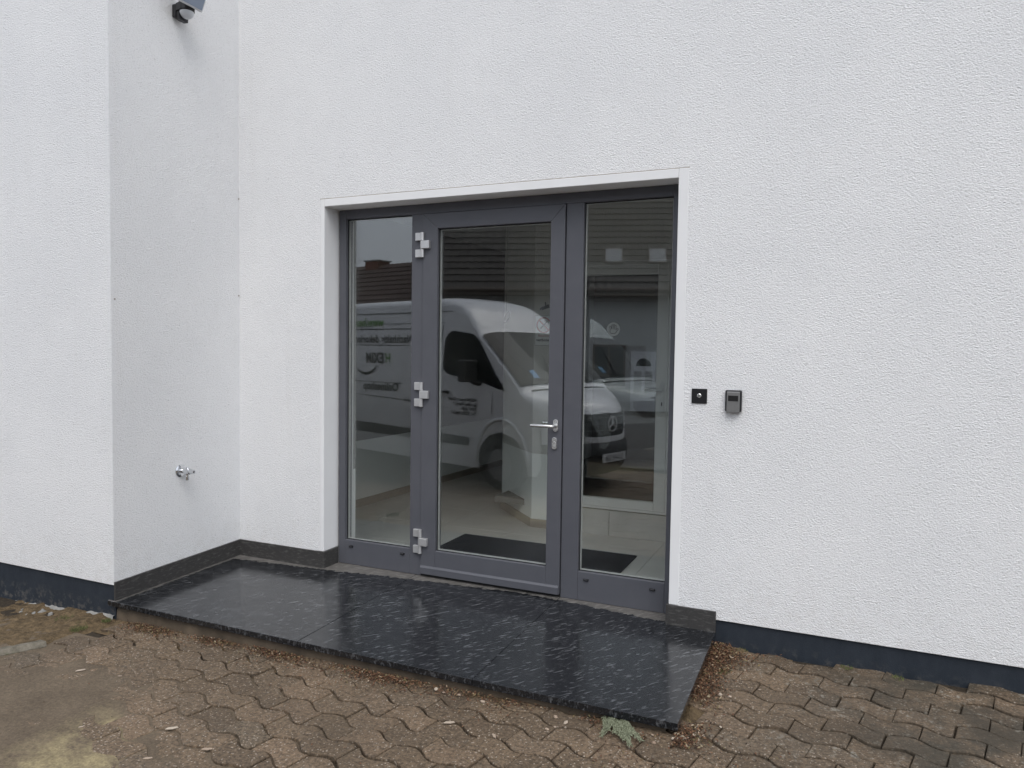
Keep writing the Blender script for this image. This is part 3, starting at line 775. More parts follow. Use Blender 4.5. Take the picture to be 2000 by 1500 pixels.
# ------------------------------------------------------------------ ground litter, soil, silt
rl = random.Random(11)
def silt_h(x, y):
    """thickness over the paver tops: a washed-out film of sand in the lower left"""
    yb_ = interp([(-3, -1.40), (-.5, -1.47), (-.2, -1.56), (.15, -1.66), (.4, -1.80), (.6, -1.97), (.9, -2.25), (1.5, -2.6)], x)
    n = noise.noise(Vector((x*2.1, y*2.1, .3)))*.14+noise.noise(Vector((x*7, y*7, 2)))*.07
    k = yb_-y+n
    k = min(k, ((x+.74)*.635-(y+1.415)*.36)*1.2+.02 if x < -.2 else k, (y+3.3)*.5)
    h = max(-.014, min(.0045, k*.022))
    s_ = x*EX.x+y*EX.y-S0; t_ = x*EY.x+y*EY.y-T0
    t_ -= AMP*math.cos(2*PI*(s_/PL+PHS)); r_ = math.floor(t_/PW); dt = min(t_-r_*PW, (r_+1)*PW-t_)
    u_ = (s_/PL-.5*(r_ % 2)) % 1.0; ds = min(u_, 1-u_)*PL
    gr_ = math.exp(-(min(dt, ds*1.3)/.006)**2)*(.5+.5*noise.noise(Vector((x*3, y*3, 6))))
    return h-.0035*gr_+.0012*noise.noise(Vector((x*30, y*30, 1)))
sx_ = lin(-3.6, -1.0, 26)+lin(-.994, 1.3, 380); sy_ = lin(-4.0, -2.42, 30)+lin(-2.414, -1.22, 200)
silt = grid_sheet('silt_film', sx_, sy_, lambda x, y: g0(x, y)+silt_h(x, y)-.0004, 'silt'); tag(silt, 'thin film of washed out sand over the pavers, lower left', 'sand', kind='stuff')
def soil_h(x, y):
    e = min(1, max(0, (-.64-x)/.16)); d = min(1, max(0, .5+max(-((x+.74)*.635-(y+1.415)*.36)/.73 if y < -1.36 else 1, -9)/.06))
    n = .020*noise.noise(Vector((x*6, y*6, 0)))+.012*noise.noise(Vector((x*17, y*17, 3)))+.008*noise.noise(Vector((x*45, y*45, 5)))
    return -.05+(.055+n)*min(e, d)+.01*min(e, d)
soil = grid_sheet('soil', lin(-3.6, -.58, 200), lin(-2.3, -.98, 100), lambda x, y: g0(x, y)+soil_h(x, y)+.045*min(0, x+.75), 'soil'); tag(soil, 'bare brown soil along the foot of the left wall', 'soil', kind='stuff')
def scatter_leaf(b, p, sz, rnd):
    a = rnd.uniform(0, 2*PI); t1 = rnd.uniform(-.7, .7); t2 = rnd.uniform(-.7, .7)
    R = Matrix.Rotation(a, 3, 'Z') @ Matrix.Rotation(t1, 3, 'X') @ Matrix.Rotation(t2, 3, 'Y')
    L, W2 = sz*rnd.uniform(.7, 1.5), sz*rnd.uniform(.25, .6)
    pts = [(-L, 0, 0), (0, -W2, .2*W2), (L, 0, 0), (0, W2, .35*W2)]
    b.add([Vector(p)+R @ Vector(q) for q in pts], [(0, 1, 2, 3)])
lit = MB()
def litter(n, fx, fy, sz, zoff=.004, pile=0.0):
    for _ in range(n):
        x, y, hgt = fx(), fy, 0
        if callable(fy): y = fy(x)
        k = noise.noise(Vector((x*3.1, y*3.1, 9)))
        if k < rl.uniform(-.30, .42): continue
        scatter_leaf(lit, (x, y, g0(x, y)+zoff+rl.random()*pile), sz, rl)
litter(9000, lambda: rl.uniform(-.62, 2.5), lambda x: -1.0-abs(rl.gauss(0, .045))-.0, .0060, .003, .012)
litter(1500, lambda: rl.uniform(-.65, 2.6), lambda x: -1.03-abs(rl.gauss(0, .11)), .0055, .003, .003)
def side_y(x): return rl.uniform(-1.1, -.02)
litter(7000, lambda: XS+abs(rl.gauss(0, .055))-.01, side_y, .0065, .003, .014)
litter(3500, lambda: XS+abs(rl.gauss(0, .10)), lambda x: -.02-abs(rl.gauss(0, .10)), .0065, .004, .028)
litter(700, lambda: rl.uniform(2.3, 3.0), lambda x: rl.uniform(-1.45, -.95), .0055, .003, .003)
litter(400, lambda: rl.uniform(-1.0, 4.0), lambda x: rl.uniform(-2.2, -1.0), .0045, .003, .002)
o = lit.build('leaf_litter', 'litter'); tag(o, 'rust brown crumbs of leaf litter swept along the edge of the step', 'leaf litter', kind='stuff')
# low heaps of crumbs that the litter lies on
def heap_h(x, y):
    d1 = max(0, 1-abs(y+1.0)/.075) if x < XS else max(0, 1-math.hypot(x-XS, max(0, -1.0-y))/.085)
    d2 = max(0, 1-math.hypot((x-2.60)/.20, (y+.03)/.17))
    n = .5+.8*noise.noise(Vector((x*4.2, y*4.2, 4)))+.35*noise.noise(Vector((x*19, y*19, 4)))
    return -.016+(.022*d1+.040*d2)*max(0, n)
hx_ = lin(-.70, 2.95, 230); hy_ = lin(-1.16, -.0, 76)
hp_ = grid_sheet('crumb_bed', hx_, hy_, lambda x, y: g0(x, y)+heap_h(x, y) if (y < -.97 or x > XS-.05) else g0(x, y)-.05, 'soil'); tag(hp_, 'brown crumbs heaped against the step edge', 'soil', kind='stuff')
# pale pebbles
def pebble_mesh(seed, r):
    b = MB(); rn = random.Random(seed); b.sphere((0, 0, 0), 1, 9, 6)
    vs = []
    for v in b.v:
        d = Vector(v); k = 1+.35*noise.noise(d*1.3+Vector((seed*7.1, 0, 0)))
        vs.append(d*k*r)
    b.v = [(v.x*1.25, v.y, v.z*.62) for v in vs]; return b.mesh('pebble', 'stone_pale', smooth=False)
pbm = [pebble_mesh(i, .0085) for i in range(5)]
PEB = [(2.470, -1.042), (2.583, -1.008), (2.594, -1.021), (2.607, -1.013), (2.566, -1.030), (2.552, -1.036), (2.058, -1.060), (2.113, -1.088), (1.711, -1.062), (1.585, -1.048), (2.085, -1.140), (2.671, -.574), (2.714, -.580), (2.690, -.700), (2.832, -.455), (2.715, -.868), (2.489, -1.098), (2.625, -.975), (1.460, -1.040), (1.510, -1.055), (2.060, -1.170)]
for i, (x, y) in enumerate(PEB):
    o = bpy.data.objects.new('pebble', pbm[i % 5]); s_ = rl.uniform(.55, 1.15); o.scale = (s_, s_, s_); o.rotation_euler = (rl.uniform(-.3, .3), rl.uniform(-.3, .3), rl.uniform(0, 6.3))
    o.location = (x, y, g0(x, y)+.006); COL.objects.link(o); tag(o, 'pale pebble lying in the litter at the edge of the black step', 'pebble', 'pale pebbles round the step')
# pale chips on the pavers
cm = MB().prism([(-.022, -.003), (.004, -.007), (.024, -.001), (.018, .005), (-.012, .006)], 0, .004).mesh('chip', 'stone_pale', bevel=.001, seg=1)
for i, (x, y, a, k) in enumerate(((-.255, -1.555, .9, 1.0), (.88, -1.84, .45, 1.0), (.62, -1.78, .7, 1.15), (.72, -1.98, .6, .8), (-.02, -1.52, .3, .5), (.26, -1.92, 1.1, .6), (1.66, -1.28, .5, 1.1), (1.88, -1.30, 2.3, .8))):
    where = ('on the sand film, farthest to the left', 'lying long and thin left of the picture centre', 'broad one beside the long thin one', 'nearest to the lower picture edge', 'tiny one at the rim of the sand film', 'small one on the yellow stained sand', 'left one of two before the step centre', 'right one of two before the step centre')[i]
    o = bpy.data.objects.new('chip', cm); o.location = (x, y, g0(x, y)+.002); o.rotation_euler = (0, 0, a); o.scale = (k, k*1.2, k); COL.objects.link(o)
    tag(o, 'pale splinter on the pavers, '+where, 'splinter', 'pale splinters on the pavers')
# rubble by the left wall
rub = pebble_mesh(31, .030); rub.materials.clear(); rub.materials.append(M['mortar'])
for i in range(16):
    x = -1.38+rl.gauss(0, .12); y = -1.06+rl.uniform(-.07, .02)
    o = bpy.data.objects.new('rubble_lump', rub); s_ = rl.uniform(.3, .9); o.scale = (s_, s_*.8, s_); o.rotation_euler = (rl.random()*3, rl.random()*3, rl.random()*6)
    o.location = (x, y, g0(x, y)+.045*(x+.75)-.002); COL.objects.link(o); tag(o, 'white lump of mortar rubble on the soil at the left wall', 'rubble', 'mortar rubble by the left wall')
# worn edging stone
eb = MB(); n = 14; vs = []; fs = []
pA, pB = Vector((-.90, -1.70)), Vector((-.735, -1.405)); dr = (pB-pA).normalized(); nr = Vector((-dr.y, dr.x))
for i in range(n+1):
    t = i/n; c = pA.lerp(pB, t); k = 1.0 if t < .93 else .7
    for j in range(8):
        a = 2*PI*j/8+PI/8; rr = (.042 if abs(math.cos(a)) > .7 else .040)*(1+.18*noise.noise(Vector((t*9, math.cos(a)*1.5, math.sin(a)*1.5))))*k
        q = c+nr*rr*math.cos(a); vs.append((q.x, q.y, g0(c.x, c.y)-.012+rr*math.sin(a)))
for i in range(n):
    for j in range(8): fs.append((i*8+j, i*8+(j+1) % 8, (i+1)*8+(j+1) % 8, (i+1)*8+j))
fs.append(tuple(range(8))); fs.append(tuple(range(n*8+7, n*8-1, -1)))
tag(eb.add(vs, fs).build('edging_stone', 'kerb_stone', smooth='auto'), 'worn grey edging stone with moss bordering the soil at far left', 'edging stone')
# grass and moss tufts
tu = MB()
def tuft(x, y, r_, n_, hgt, z=None):
    for _ in range(n_):
        a = rl.uniform(0, 2*PI); d = r_*math.sqrt(rl.random()); px, py = x+d*math.cos(a), y+d*math.sin(a)
        zz = (g0(px, py) if z is None else z); hh = hgt*rl.uniform(.4, 1); la = rl.uniform(0, 2*PI); ln = rl.uniform(0, .8)*hh; ww = .0016
        tu.add([(px-ww, py, zz), (px+ww, py, zz), (px+ln*math.cos(la), py+ln*math.sin(la), zz+hh)], [(0, 1, 2)])
tuft(-.79, -1.70, .06, 900, .03); tuft(-.86, -1.62, .05, 350, .025); tuft(-.83, -1.12, .05, 260, .025); tuft(-.78, -1.19, .05, 260, .022); tuft(-.74, -1.045, .025, 140, .02)
tuft(-1.0, -1.12, .05, 120, .02)
for (x, y) in ((2.64, -.33), (2.66, -.30), (2.70, -.02), (3.2, -.03), (3.42, -.06)): tuft(x, y, .03, 60, .012)
tag(tu.build('grass_tufts', 'moss'), 'short grass and moss tufts at the paving edge', 'grass', kind='stuff')
# conifer sprig
sp = MB(); base0 = Vector((2.285, -.985, 0)); dirv = Vector((.46, -1, 0)).normalized()
rs_ = random.Random(5)
def spray(p, d, L, depth):
    n_ = max(4, int(L/.006)); q = p.copy(); dd = d.copy()
    for i in range(n_):
        dd = (dd+Vector((rs_.gauss(0, .05), rs_.gauss(0, .05), 0))).normalized(); q2 = q+dd*(L/n_)
        wv = Vector((-dd.y, dd.x, 0))*(.0017 if depth else .0014); zz = Vector((0, 0, .0022+rs_.uniform(0, .003)))
        sp.add([q-wv*.4, q+wv+zz*.3, q2+dd*.002, q-wv+zz*.3, q+zz], [(0, 1, 4), (1, 2, 4), (2, 3, 4), (3, 0, 4)])
        if depth < 2 and i % 2 == 1 and i > 0:
            for sd in (-1, 1):
                a = sd*rs_.uniform(.28, .48); d2 = Vector((dd.x*math.cos(a)-dd.y*math.sin(a), dd.x*math.sin(a)+dd.y*math.cos(a), 0))
                spray(q2, d2, L*(.22 if depth == 0 else .30)*(1-.55*i/n_), depth+1)
        q = q2
for a, L in ((0, .22), (.16, .15), (-.18, .16), (.08, .19), (-.09, .18), (.24, .10), (-.26, .11), (.03, .16), (-.04, .13), (.12, .12), (-.14, .13)):
    d2 = Vector((dirv.x*math.cos(a)-dirv.y*math.sin(a), dirv.x*math.sin(a)+dirv.y*math.cos(a), 0))
    spray(base0+Vector((a*.16+.01, abs(a)*.02, rs_.uniform(0, .012))), d2, L, 0)
sp.v = [(v[0], v[1], v[2]+g0(v[0], v[1])+.008+.006*noise.noise(Vector((v[0]*40, v[1]*40, 0)))+.006) for v in sp.v]
spo = sp.build('conifer_sprig', 'thuja'); tag(spo, 'pale green conifer sprig lying on the pavers before the step', 'sprig')

# ------------------------------------------------------------------ the van parked in the yard (seen mirrored in the door)
def van_paint():
    g = N('van_white'); b_ = g.bsdf((.74, .75, .77), .28, 0, .5); b_.inputs['Coat Weight'].default_value = .3; b_.inputs['Coat Roughness'].default_value = .08
    f = g.noise(3, 3); g.col(g.ramp(f, [(.3, (.64, .65, .67)), (.7, (.68, .69, .71))])); M['van_white'] = g.m
van_paint()
simple('van_black', (.012, .012, .013), .5); simple('van_trim', (.045, .047, .05), .6); simple('tyre', (.014, .014, .014), .85)
simple('rim', (.22, .22, .225), .4, .4); simple('van_glass', (.010, .012, .014), .03, spec=.10); simple('seam', (.10, .105, .11), .6)
simple('decal_green', (.10, .26, .04), .5); simple('decal_dark', (.016, .018, .02), .5); simple('lamp_clear', (.60, .61, .62), .2); simple('plate_white', (.55, .56, .56), .5)
simple('sticker_blue', (.15, .35, .6), .5)
VX, VY, VZ, VT = -.579, -5.386, -.378, .318
van = empty('delivery_van', (VX, VY, VZ), 'white high roof delivery van with lettering, mirrored in the entrance glass', 'van')
van.rotation_euler = (0, 0, VT)
# van frame: u forward from the front axle, v to its left, w up. u->x, v->y, w->z in local coordinates
HWT = [(.2, .93), (.45, .985), (.9, .998), (1.25, .985), (1.6, .955), (2.0, .905), (2.25, .86), (2.42, .79), (2.55, .66), (2.62, .45), (2.66, 0)]
ZT = [(-4.75, 2.40), (-4.6, 2.56), (-4.2, 2.62), (-1.55, 2.63), (-1.25, 2.61), (-1.0, 2.55), (-.8, 2.43), (-.65, 2.28), (-.52, 2.11), (-.1, 1.76), (.30, 1.42), (.40, 1.345), (.55, 1.30), (.78, 1.22), (.93, 1.13), (1.0, 1.03)]
def bow(U): return .52*max(0, min(1, (U-.1)/.9))**1.6
def hwz(z): return interp(HWT, z)
def plan(U): return 1.0 if U < .35 else 1-.10*((U-.35)/.65)**2
def section(U, ns=9, nc=9):
    zt = interp(ZT, U); rc = .20 if zt > 2.2 else (.13 if zt > 1.5 else .10)
    pts = []
    z1 = zt-rc
    for i in range(ns):
        z = .24+(z1-.24)*i/(ns-1); pts.append((hwz(z)*plan(U), z))
    hw1 = pts[-1][0]
    for i in range(1, nc+1):
        a = PI/2*i/nc; v = hw1*max(0, math.cos(a))**.62 if i < nc else 0
        pts.append((v, z1+rc*math.sin(a)**.55))
    return pts
def top_z(U, v):
    p = section(U)
    for (v0, z0), (v1, z1) in zip(p[8:], p[9:]):
        if v1 <= abs(v) <= v0: return z0+(z1-z0)*(v0-abs(v))/max(1e-6, v0-v1)
    return p[-1][1]
Us = [-4.75, -4.6, -4.2, -3.4, -2.6, -1.9, -1.55, -1.25, -1.1, -1.0, -.9, -.8, -.72, -.65, -.58, -.52, -.4, -.25, -.1, .1, .2, .30, .36, .40, .47, .55, .66, .78, .86, .93, .97, 1.0]
b = MB(); rows = []
for U in Us:
    p = section(U); full = [(v, z) for v, z in p]+[(-v, z) for v, z in p[-2::-1]]
    rows.append([(U-bow(U)*v*v, v, z) for v, z in full])
nr_ = len(rows[0]); vs = [q for r_ in rows for q in r_]
fs = [(i*nr_+k, i*nr_+k+1, (i+1)*nr_+k+1, (i+1)*nr_+k) for i in range(len(rows)-1) for k in range(nr_-1)]
fs.append(tuple(range(nr_)))
def vbuild(bd, name, mat, parent=van, **k):
    o = bpy.data.objects.new(name, bd.mesh(name, mat, **{kk: vv for kk, vv in k.items()})); COL.objects.link(o); o.parent = parent; return o
b.add(vs, fs)
# front face
fz = [1.03, .95, .80, .66]
for zi in range(len(fz)-1):
    cols = lin(-.90, .90, 14)
    A = [(1.0+.035*(1-(zz-.66)/.37)-bow(1.0)*v*v, v, zz) for zz in (fz[zi], fz[zi+1]) for v in cols]
    b.add(A, [(k, k+1, 15+k+1, 15+k) for k in range(14)])
vbuild(b, 'body', 'van_white', smooth='auto', weld=True)
# bumper: unpainted dark lower part
b = MB(); cols = lin(-.93, .93, 16); lv = [(.665, 1.045), (.62, 1.075), (.45, 1.085), (.33, 1.05), (.24, .98)]
A = [(u-.50*v*v, v, z) for z, u in lv for v in cols]; nc = len(cols)
b.add(A, [(j*nc+k, j*nc+k+1, (j+1)*nc+k+1, (j+1)*nc+k) for j in range(len(lv)-1) for k in range(nc-1)])
vbuild(b, 'bumper', 'van_black', smooth=True)
b = MB(); A = [(1.040-.54*v*v+.012, v, z) for z in (.735, .672) for v in lin(-.62, .62, 12)]
b.add(A, [(k, k+1, 13+k+1, 13+k) for k in range(12)]); vbuild(b, 'bumper_lip', 'van_white')
# grille
b = MB(); A = []
for z, hwg in ((1.04, .60), (.95, .60), (.85, .55), (.745, .42)):
    for k in range(13):
        v = -hwg+2*hwg*k/12; A.append((1.012+.035*(1-(z-.66)/.37)-bow(1.0)*v*v+.002, v, z))
b.add(A, [(j*13+k, j*13+k+1, (j+1)*13+k+1, (j+1)*13+k) for j in range(3) for k in range(12)])
gr = vbuild(b, 'grille', 'van_black')
for zc in (.985, .90, .82):
    bb = MB(); hwg = .56 if zc > .88 else .48
    for k in range(12):
        pass
    bb.tube([(1.030+.035*(1-(zc-.66)/.37)-bow(1.0)*(-hwg+2*hwg*k/12)**2, -hwg+2*hwg*k/12, zc) for k in range(13)], .011, 6); vbuild(bb, 'slat', 'van_trim', gr)
bb = MB(); bb.tube([(1.02+.035*(1-(z-.66)/.37)-bow(1.0)*v*v, v, z) for v, z in ((-.60, 1.04), (-.605, .95), (-.55, .85), (-.43, .742), (-.2, .725), (0, .72), (.2, .725), (.43, .742), (.55, .85), (.605, .95), (.60, 1.04))], .010, 6); vbuild(bb, 'grille_rim', 'van_white', gr)
# star emblem
em = MB(); ec = (1.065, 0, .905); er = .095
em.tube([(ec[0], er*math.cos(2*PI*k/28), ec[2]+er*math.sin(2*PI*k/28)) for k in range(29)], .009, 6, False)
for k in range(3):
    a = PI/2+2*PI*k/3; em.tube([ec, (ec[0], er*math.cos(a), ec[2]+er*math.sin(a))], [.018, .006], 6)
vbuild(em, 'emblem', 'lamp_clear', gr)
# licence plate
pl = vbuild(MB().box((1.094, -.26, .415), (1.102, .26, .525)), 'licence_plate', 'plate_white')
tv, tf = text_mesh('SU-HX 500', .105)
wd = max(v.x for v in tv)
vbuild(MB().add([(1.1035, -(v.x-wd/2)*(-1)*.78, .432+v.y) for v in tv], tf), 'plate_text', 'sign_black', pl)
# headlights
for sd in (1, -1):
    b = MB(); cells = []
    for (U, v, z) in ((.97, .60, 1.02), (.97, .60, .88), (.90, .76, .80), (.62, .905, .92), (.55, .915, 1.12), (.80, .80, 1.10)):
        cells.append((U+.028-bow(U)*v*v, sd*(v+.012), z))
    b.add(cells, [(0, 1, 2, 5), (2, 3, 4, 5)] if sd > 0 else [(5, 2, 1, 0), (5, 4, 3, 2)]); vbuild(b, 'headlight', 'lamp_clear')
# patches lying on the side
def side_patch(poly, off, name, mat, sd=1, parent=van, dz=.05):
    zs = sorted(set([p[1] for p in poly])); z0, z1 = zs[0], zs[-1]
    nz = max(2, int((z1-z0)/dz)); zz = sorted(set([z0+(z1-z0)*i/nz for i in range(nz+1)]+zs))
    rows_ = []
    for z in zz:
        zc = min(max(z, z0+1e-5), z1-1e-5); xs = []
        for (xa, za), (xb, zb_) in zip(poly, poly[1:]+poly[:1]):
            if (za-zc)*(zb_-zc) < 0: xs.append(xa+(xb-xa)*(zc-za)/(zb_-za))
        if len(xs) >= 2: rows_.append((min(xs), max(xs), z))
    b = MB(); A = []
    for a_, c_, z in rows_: A += [(a_, sd*(hwz(z)+off), z), (c_, sd*(hwz(z)+off), z)]
    b.add(A, [(2*i, 2*i+1, 2*i+3, 2*i+2) for i in range(len(rows_)-1)]); return vbuild(b, name, mat, parent)
WIN = [(-1.18, 1.65), (-1.18, 2.01), (-1.13, 2.09), (-1.05, 2.12), (-.76, 2.11), (-.60, 2.06), (-.48, 1.96), (-.36, 1.81), (-.12, 1.51), (.07, 1.31), (-.15, 1.36), (-.45, 1.43), (-1.00, 1.49), (-1.13, 1.53)]
for sd in (1, -1):
    side_patch(WIN, .010, 'side_window', 'van_glass', sd)
    for (ua, ub, z, hh) in ((-4.6, -.95, 2.40, .007), (-4.6, -1.22, 2.235, .004), (-4.6, -1.4, 2.155, .008)):
        side_patch([(ua, z-hh), (ub, z-hh), (ub, z+hh), (ua, z+hh)], .004, 'body_seam', 'seam', sd)
    side_patch([(-4.6, 1.148), (-3.1, 1.122), (-1.85, 1.082), (-.95, 1.03), (-.95, 1.045), (-1.85, 1.10), (-3.1, 1.14), (-4.6, 1.166)], .004, 'crease', 'seam', sd)
    side_patch([(-4.6, .54), (-.60, .54), (-.60, .70), (-4.6, .72)], .008, 'rub_strip', 'van_trim', sd)
    side_patch([(-1.27, .45), (-1.255, .45), (-1.255, 2.2), (-1.27, 2.2)], .004, 'door_seam', 'seam', sd)
    side_patch([(-.18, 1.0), (-.172, 1.0), (-.172, 1.30), (-.18, 1.30)], .004, 'door_seam', 'seam', sd)
    vbuild(MB().box((-1.16, sd*1.0 if sd > 0 else -1.03, 1.235), (-1.0, sd*1.03 if sd > 0 else -1.0, 1.275)), 'door_grip', 'van_black', bevel=.008)
    # mirror
    mm = vbuild(MB().box((-.60, .99*sd if sd > 0 else -1.24, 1.42), (-.44, 1.24 if sd > 0 else -.99*1, 1.72)), 'wing_mirror', 'van_black', bevel=.03, seg=3)
    vbuild(MB().tube([(-.42, sd*.96, 1.40), (-.47, sd*1.04, 1.42), (-.50, sd*1.08, 1.45)], .035, 8), 'mirror_arm', 'van_black', mm)
    # recessed cargo panel outline
    for (ua, ub, z, hh) in ((-4.2, -1.98, 1.905, .006), (-4.2, -2.05, 1.335, .005)):
        side_patch([(ua, z-hh), (ub, z-hh), (ub, z+hh), (ua, z+hh)], .004, 'panel_edge', 'seam', sd)
    # wheels
    for uw in (0, -3.665):
        cw = (uw, sd*.99, .345)
        side_patch([(uw+.43*math.cos(a), .345+.43*math.sin(a)) for a in [PI*k/14 for k in range(15)]]+[(uw-.43, .22), (uw+.43, .22)], .006, 'wheel_arch', 'van_black', sd)
        b = MB(); pts = []
        b.tube([(uw+.465*math.cos(a), sd*(hwz(.345+.465*math.sin(a))+.004), .345+.62*math.sin(a)*.97) for a in [PI*k/18 for k in range(19)]], .030, 6); vbuild(b, 'arch_flare', 'van_white', smooth=True)
        ya, yb_ = sd*.80, sd*1.015
        wl = vbuild(MB().tube([(uw, ya, .345), (uw, ya+sd*.02, .345), (uw, yb_-sd*.02, .345), (uw, yb_, .345)], [.32, .345, .345, .315], 28), 'wheel', 'tyre', smooth='auto')
        vbuild(MB().tube([(uw, yb_-sd*.005, .345), (uw, yb_+sd*.003, .345), (uw, yb_+sd*.006, .345)], [.215, .21, .10], 24), 'rim', 'rim', wl, smooth='auto')
# windscreen laid on the sloped top surface
b = MB(); us = lin(-.50, .315, 12); A = []; nv = 16
for U in us:
    hw1 = section(U)[8][0]*.955
    for k in range(nv+1):
        v = -hw1+2*hw1*k/nv; A.append((U-bow(U)*v*v+.012, v, top_z(U, v)+.022))
b.add(A, [(j*(nv+1)+k, j*(nv+1)+k+1, (j+1)*(nv+1)+k+1, (j+1)*(nv+1)+k) for j in range(12) for k in range(nv)])
ws = vbuild(b, 'windscreen', 'van_glass', smooth=True)
def on_screen(U, v, off=.02): return (U-bow(U)*v*v+.014, v, top_z(U, v)+off+.014)
for (a_, c_) in (((.28, .30), (-.12, .05)), ((.28, -.35), (-.10, -.60))):
    vbuild(MB().tube([on_screen(a_[0]+(c_[0]-a_[0])*t, a_[1]+(c_[1]-a_[1])*t, .03) for t in (0, .25, .5, .75, 1)], .011, 6), 'wiper', 'van_black', ws)
vbuild(MB().add([on_screen(.24, .62, .013), on_screen(.24, .52, .013), on_screen(.12, .52, .013), on_screen(.12, .62, .013)], [(0, 1, 2, 3)]), 'sticker', 'sticker_blue', ws)
# bonnet shut line and cowl
vbuild(MB().tube([(.405-bow(.4)*v*v, v, top_z(.405, v)+.003) for v in lin(-.80, .80, 14)], .014, 5), 'cowl', 'van_black')
# lettering on the side that faces the building (read from front to rear)
def side_text(txt, size, u0, z0, mat, shear=.25, bold=0, sx=1.0):
    vs, fs = text_mesh(txt, size, shear, bold)
    b = MB(); b.add([(u0-v.x*sx, hwz(z0+v.y)+.012, z0+v.y) for v in vs], fs); vbuild(b, 'lettering', mat)
side_text('www.hexim-shop.de', .19, -2.66, 2.205, 'decal_green', .3, .005, .95)
side_text('Nachhaltig dekorieren', .175, -1.90, 1.945, 'decal_dark', .3, .004, .94)
side_text('H', .215, -2.36, 1.635, 'decal_green', .3, .004, .86)
side_text('EXIM', .215, -2.53, 1.635, 'decal_dark', .3, .008, .90)
b = MB(); sw = []
for k in range(17):
    a = -2.7+1.95*k/16; cxs, czs = -2.98, 1.735; wv = .022*math.sin(PI*k/16)+.002
    for rr in (.30+wv, .30-wv): sw.append((cxs-rr*1.1*math.cos(a)*1.0, hwz(1.5)+.014, czs+rr*.92*math.sin(a)))
b.add(sw, [(2*k, 2*k+1, 2*k+3, 2*k+2) for k in range(16)]); vbuild(b, 'swoosh', 'decal_dark')
side_text('Onlineshop', .175, -2.14, 1.215, 'decal_dark', 0, .006, 1.0)
for k, ln in enumerate(('HEXIM Import GmbH', 'Zur-Max-Planck 7', '50997 Köln', 'Tel.: 02236-966661')):
    side_text(ln, .058, -.46, 1.150-.062*k, 'decal_dark', 0, .002, 1.02)

# ------------------------------------------------------------------ houses across the yard
simple('roof_dark', (.060, .052, .046), .75, var=.25, vs=3); simple('roof_red', (.080, .046, .038), .75, var=.25, vs=3)
simple('house_wall', (.42, .42, .41), .85, var=.05, vs=2); simple('house_wall_light', (.6, .58, .54), .85, var=.05, vs=2)
simple('gutter', (.10, .075, .06), .5); simple('door_white', (.72, .73, .74), .4); simple('brick_red', (.22, .09, .06), .85, var=.2, vs=10)
simple('pane_sky_grey', (.30, .31, .32), .4); simple('house_glass', (.02, .024, .028), .05)
def tiled_slope(parent, p0, along, up, L, n, course, mat, wave=.30, amp=.022):
    """courses of tiles from the eave p0 upwards; every course is a part with its own thickness and wavy tiles"""
    al = along.normalized(); upn = up.normalized(); nrm = al.cross(upn).normalized()
    if nrm.z < 0: nrm = -nrm
    for j in range(n):
        b = MB(); ns_ = int(L/wave*6); A = []
        for i in range(ns_+1):
            s_ = L*i/ns_; hgt = amp*(.5+.5*math.cos(2*PI*s_/wave))
            for (uu, hh) in ((0, -.02), (0, .045), (course*1.06, .008)):
                A.append(p0+al*s_+upn*(course*j+uu)+nrm*(hh+(hgt if hh > -.01 else 0)))
        b.add(A, [(3*i+k, 3*i+3+k, 3*i+4+k, 3*i+1+k) for i in range(ns_) for k in (0, 1)])
        b.build('tile_course', mat, parent)
# dark roofed house
HD = Vector((math.cos(-.30), math.sin(-.30), 0)); HB = Vector((HD.y, -HD.x, 0))     # along the eave, away from us (real -y side)
HO = Vector((-9.45, -19.0, 0))          # left end of the eave (plan)
ze = 3.66; hl = 24.0; zg = -.72; pit = math.radians(48)
house = empty('neighbour_house', (HO.x, HO.y, zg), 'pale house with steep dark tiled roof across the yard, mirrored in the door glass', 'house')
def HP(a, b_, z): return Vector((HO.x, HO.y, 0))+HD*a+HB*b_+Vector((0, 0, z))
def hbox(bd, a0, a1, b0, b1, z0, z1):
    c = [HP(a, b_, z) for z in (z0, z1) for (a, b_) in ((a0, b0), (a1, b0), (a1, b1), (a0, b1))]
    bd.add(c, [(0, 1, 2, 3), (4, 7, 6, 5), (0, 4, 5, 1), (1, 5, 6, 2), (2, 6, 7, 3), (3, 7, 4, 0)]); return bd
hbox(MB(), -1.2, hl-1.8, .55, 10.0, zg-.4, ze+.25).build('wall', 'house_wall', house)
roof = empty('roof', (HO.x, HO.y, ze)); roof.parent = house; roof.matrix_parent_inverse = Matrix.Translation(house.location).inverted()
upv = HB*math.cos(pit)+Vector((0, 0, math.sin(pit)))
tiled_slope(roof, HP(-1.5, 0, ze), HD, upv, hl, 21, .345, 'roof_dark')
rb_ = 21*.345
b = MB(); q0 = HP(-1.5, .02, ze-.06); q1 = HP(hl-1.5, .02, ze-.06); b.add([q0, q1, q1+upv*rb_, q0+upv*rb_], [(0, 1, 2, 3)])
up2 = -HB*math.cos(pit)+Vector((0, 0, math.sin(pit))); e0 = HP(-1.5, 2*rb_*math.cos(pit), ze-.06); e1_ = HP(hl-1.5, 2*rb_*math.cos(pit), ze-.06)
b.add([e0, e1_, e1_+up2*rb_, e0+up2*rb_], [(3, 2, 1, 0)]); b.add([q0, e0, q0+upv*rb_], [(0, 1, 2)]); b.add([q1, e1_, q1+upv*rb_], [(2, 1, 0)])
b.build('roof_deck', 'gutter', roof)
MB().tube([HP(-1.55, -.06, ze-.04), HP(hl-1.45, -.06, ze-.04)], .075, 8).build('gutter', 'gutter', house)
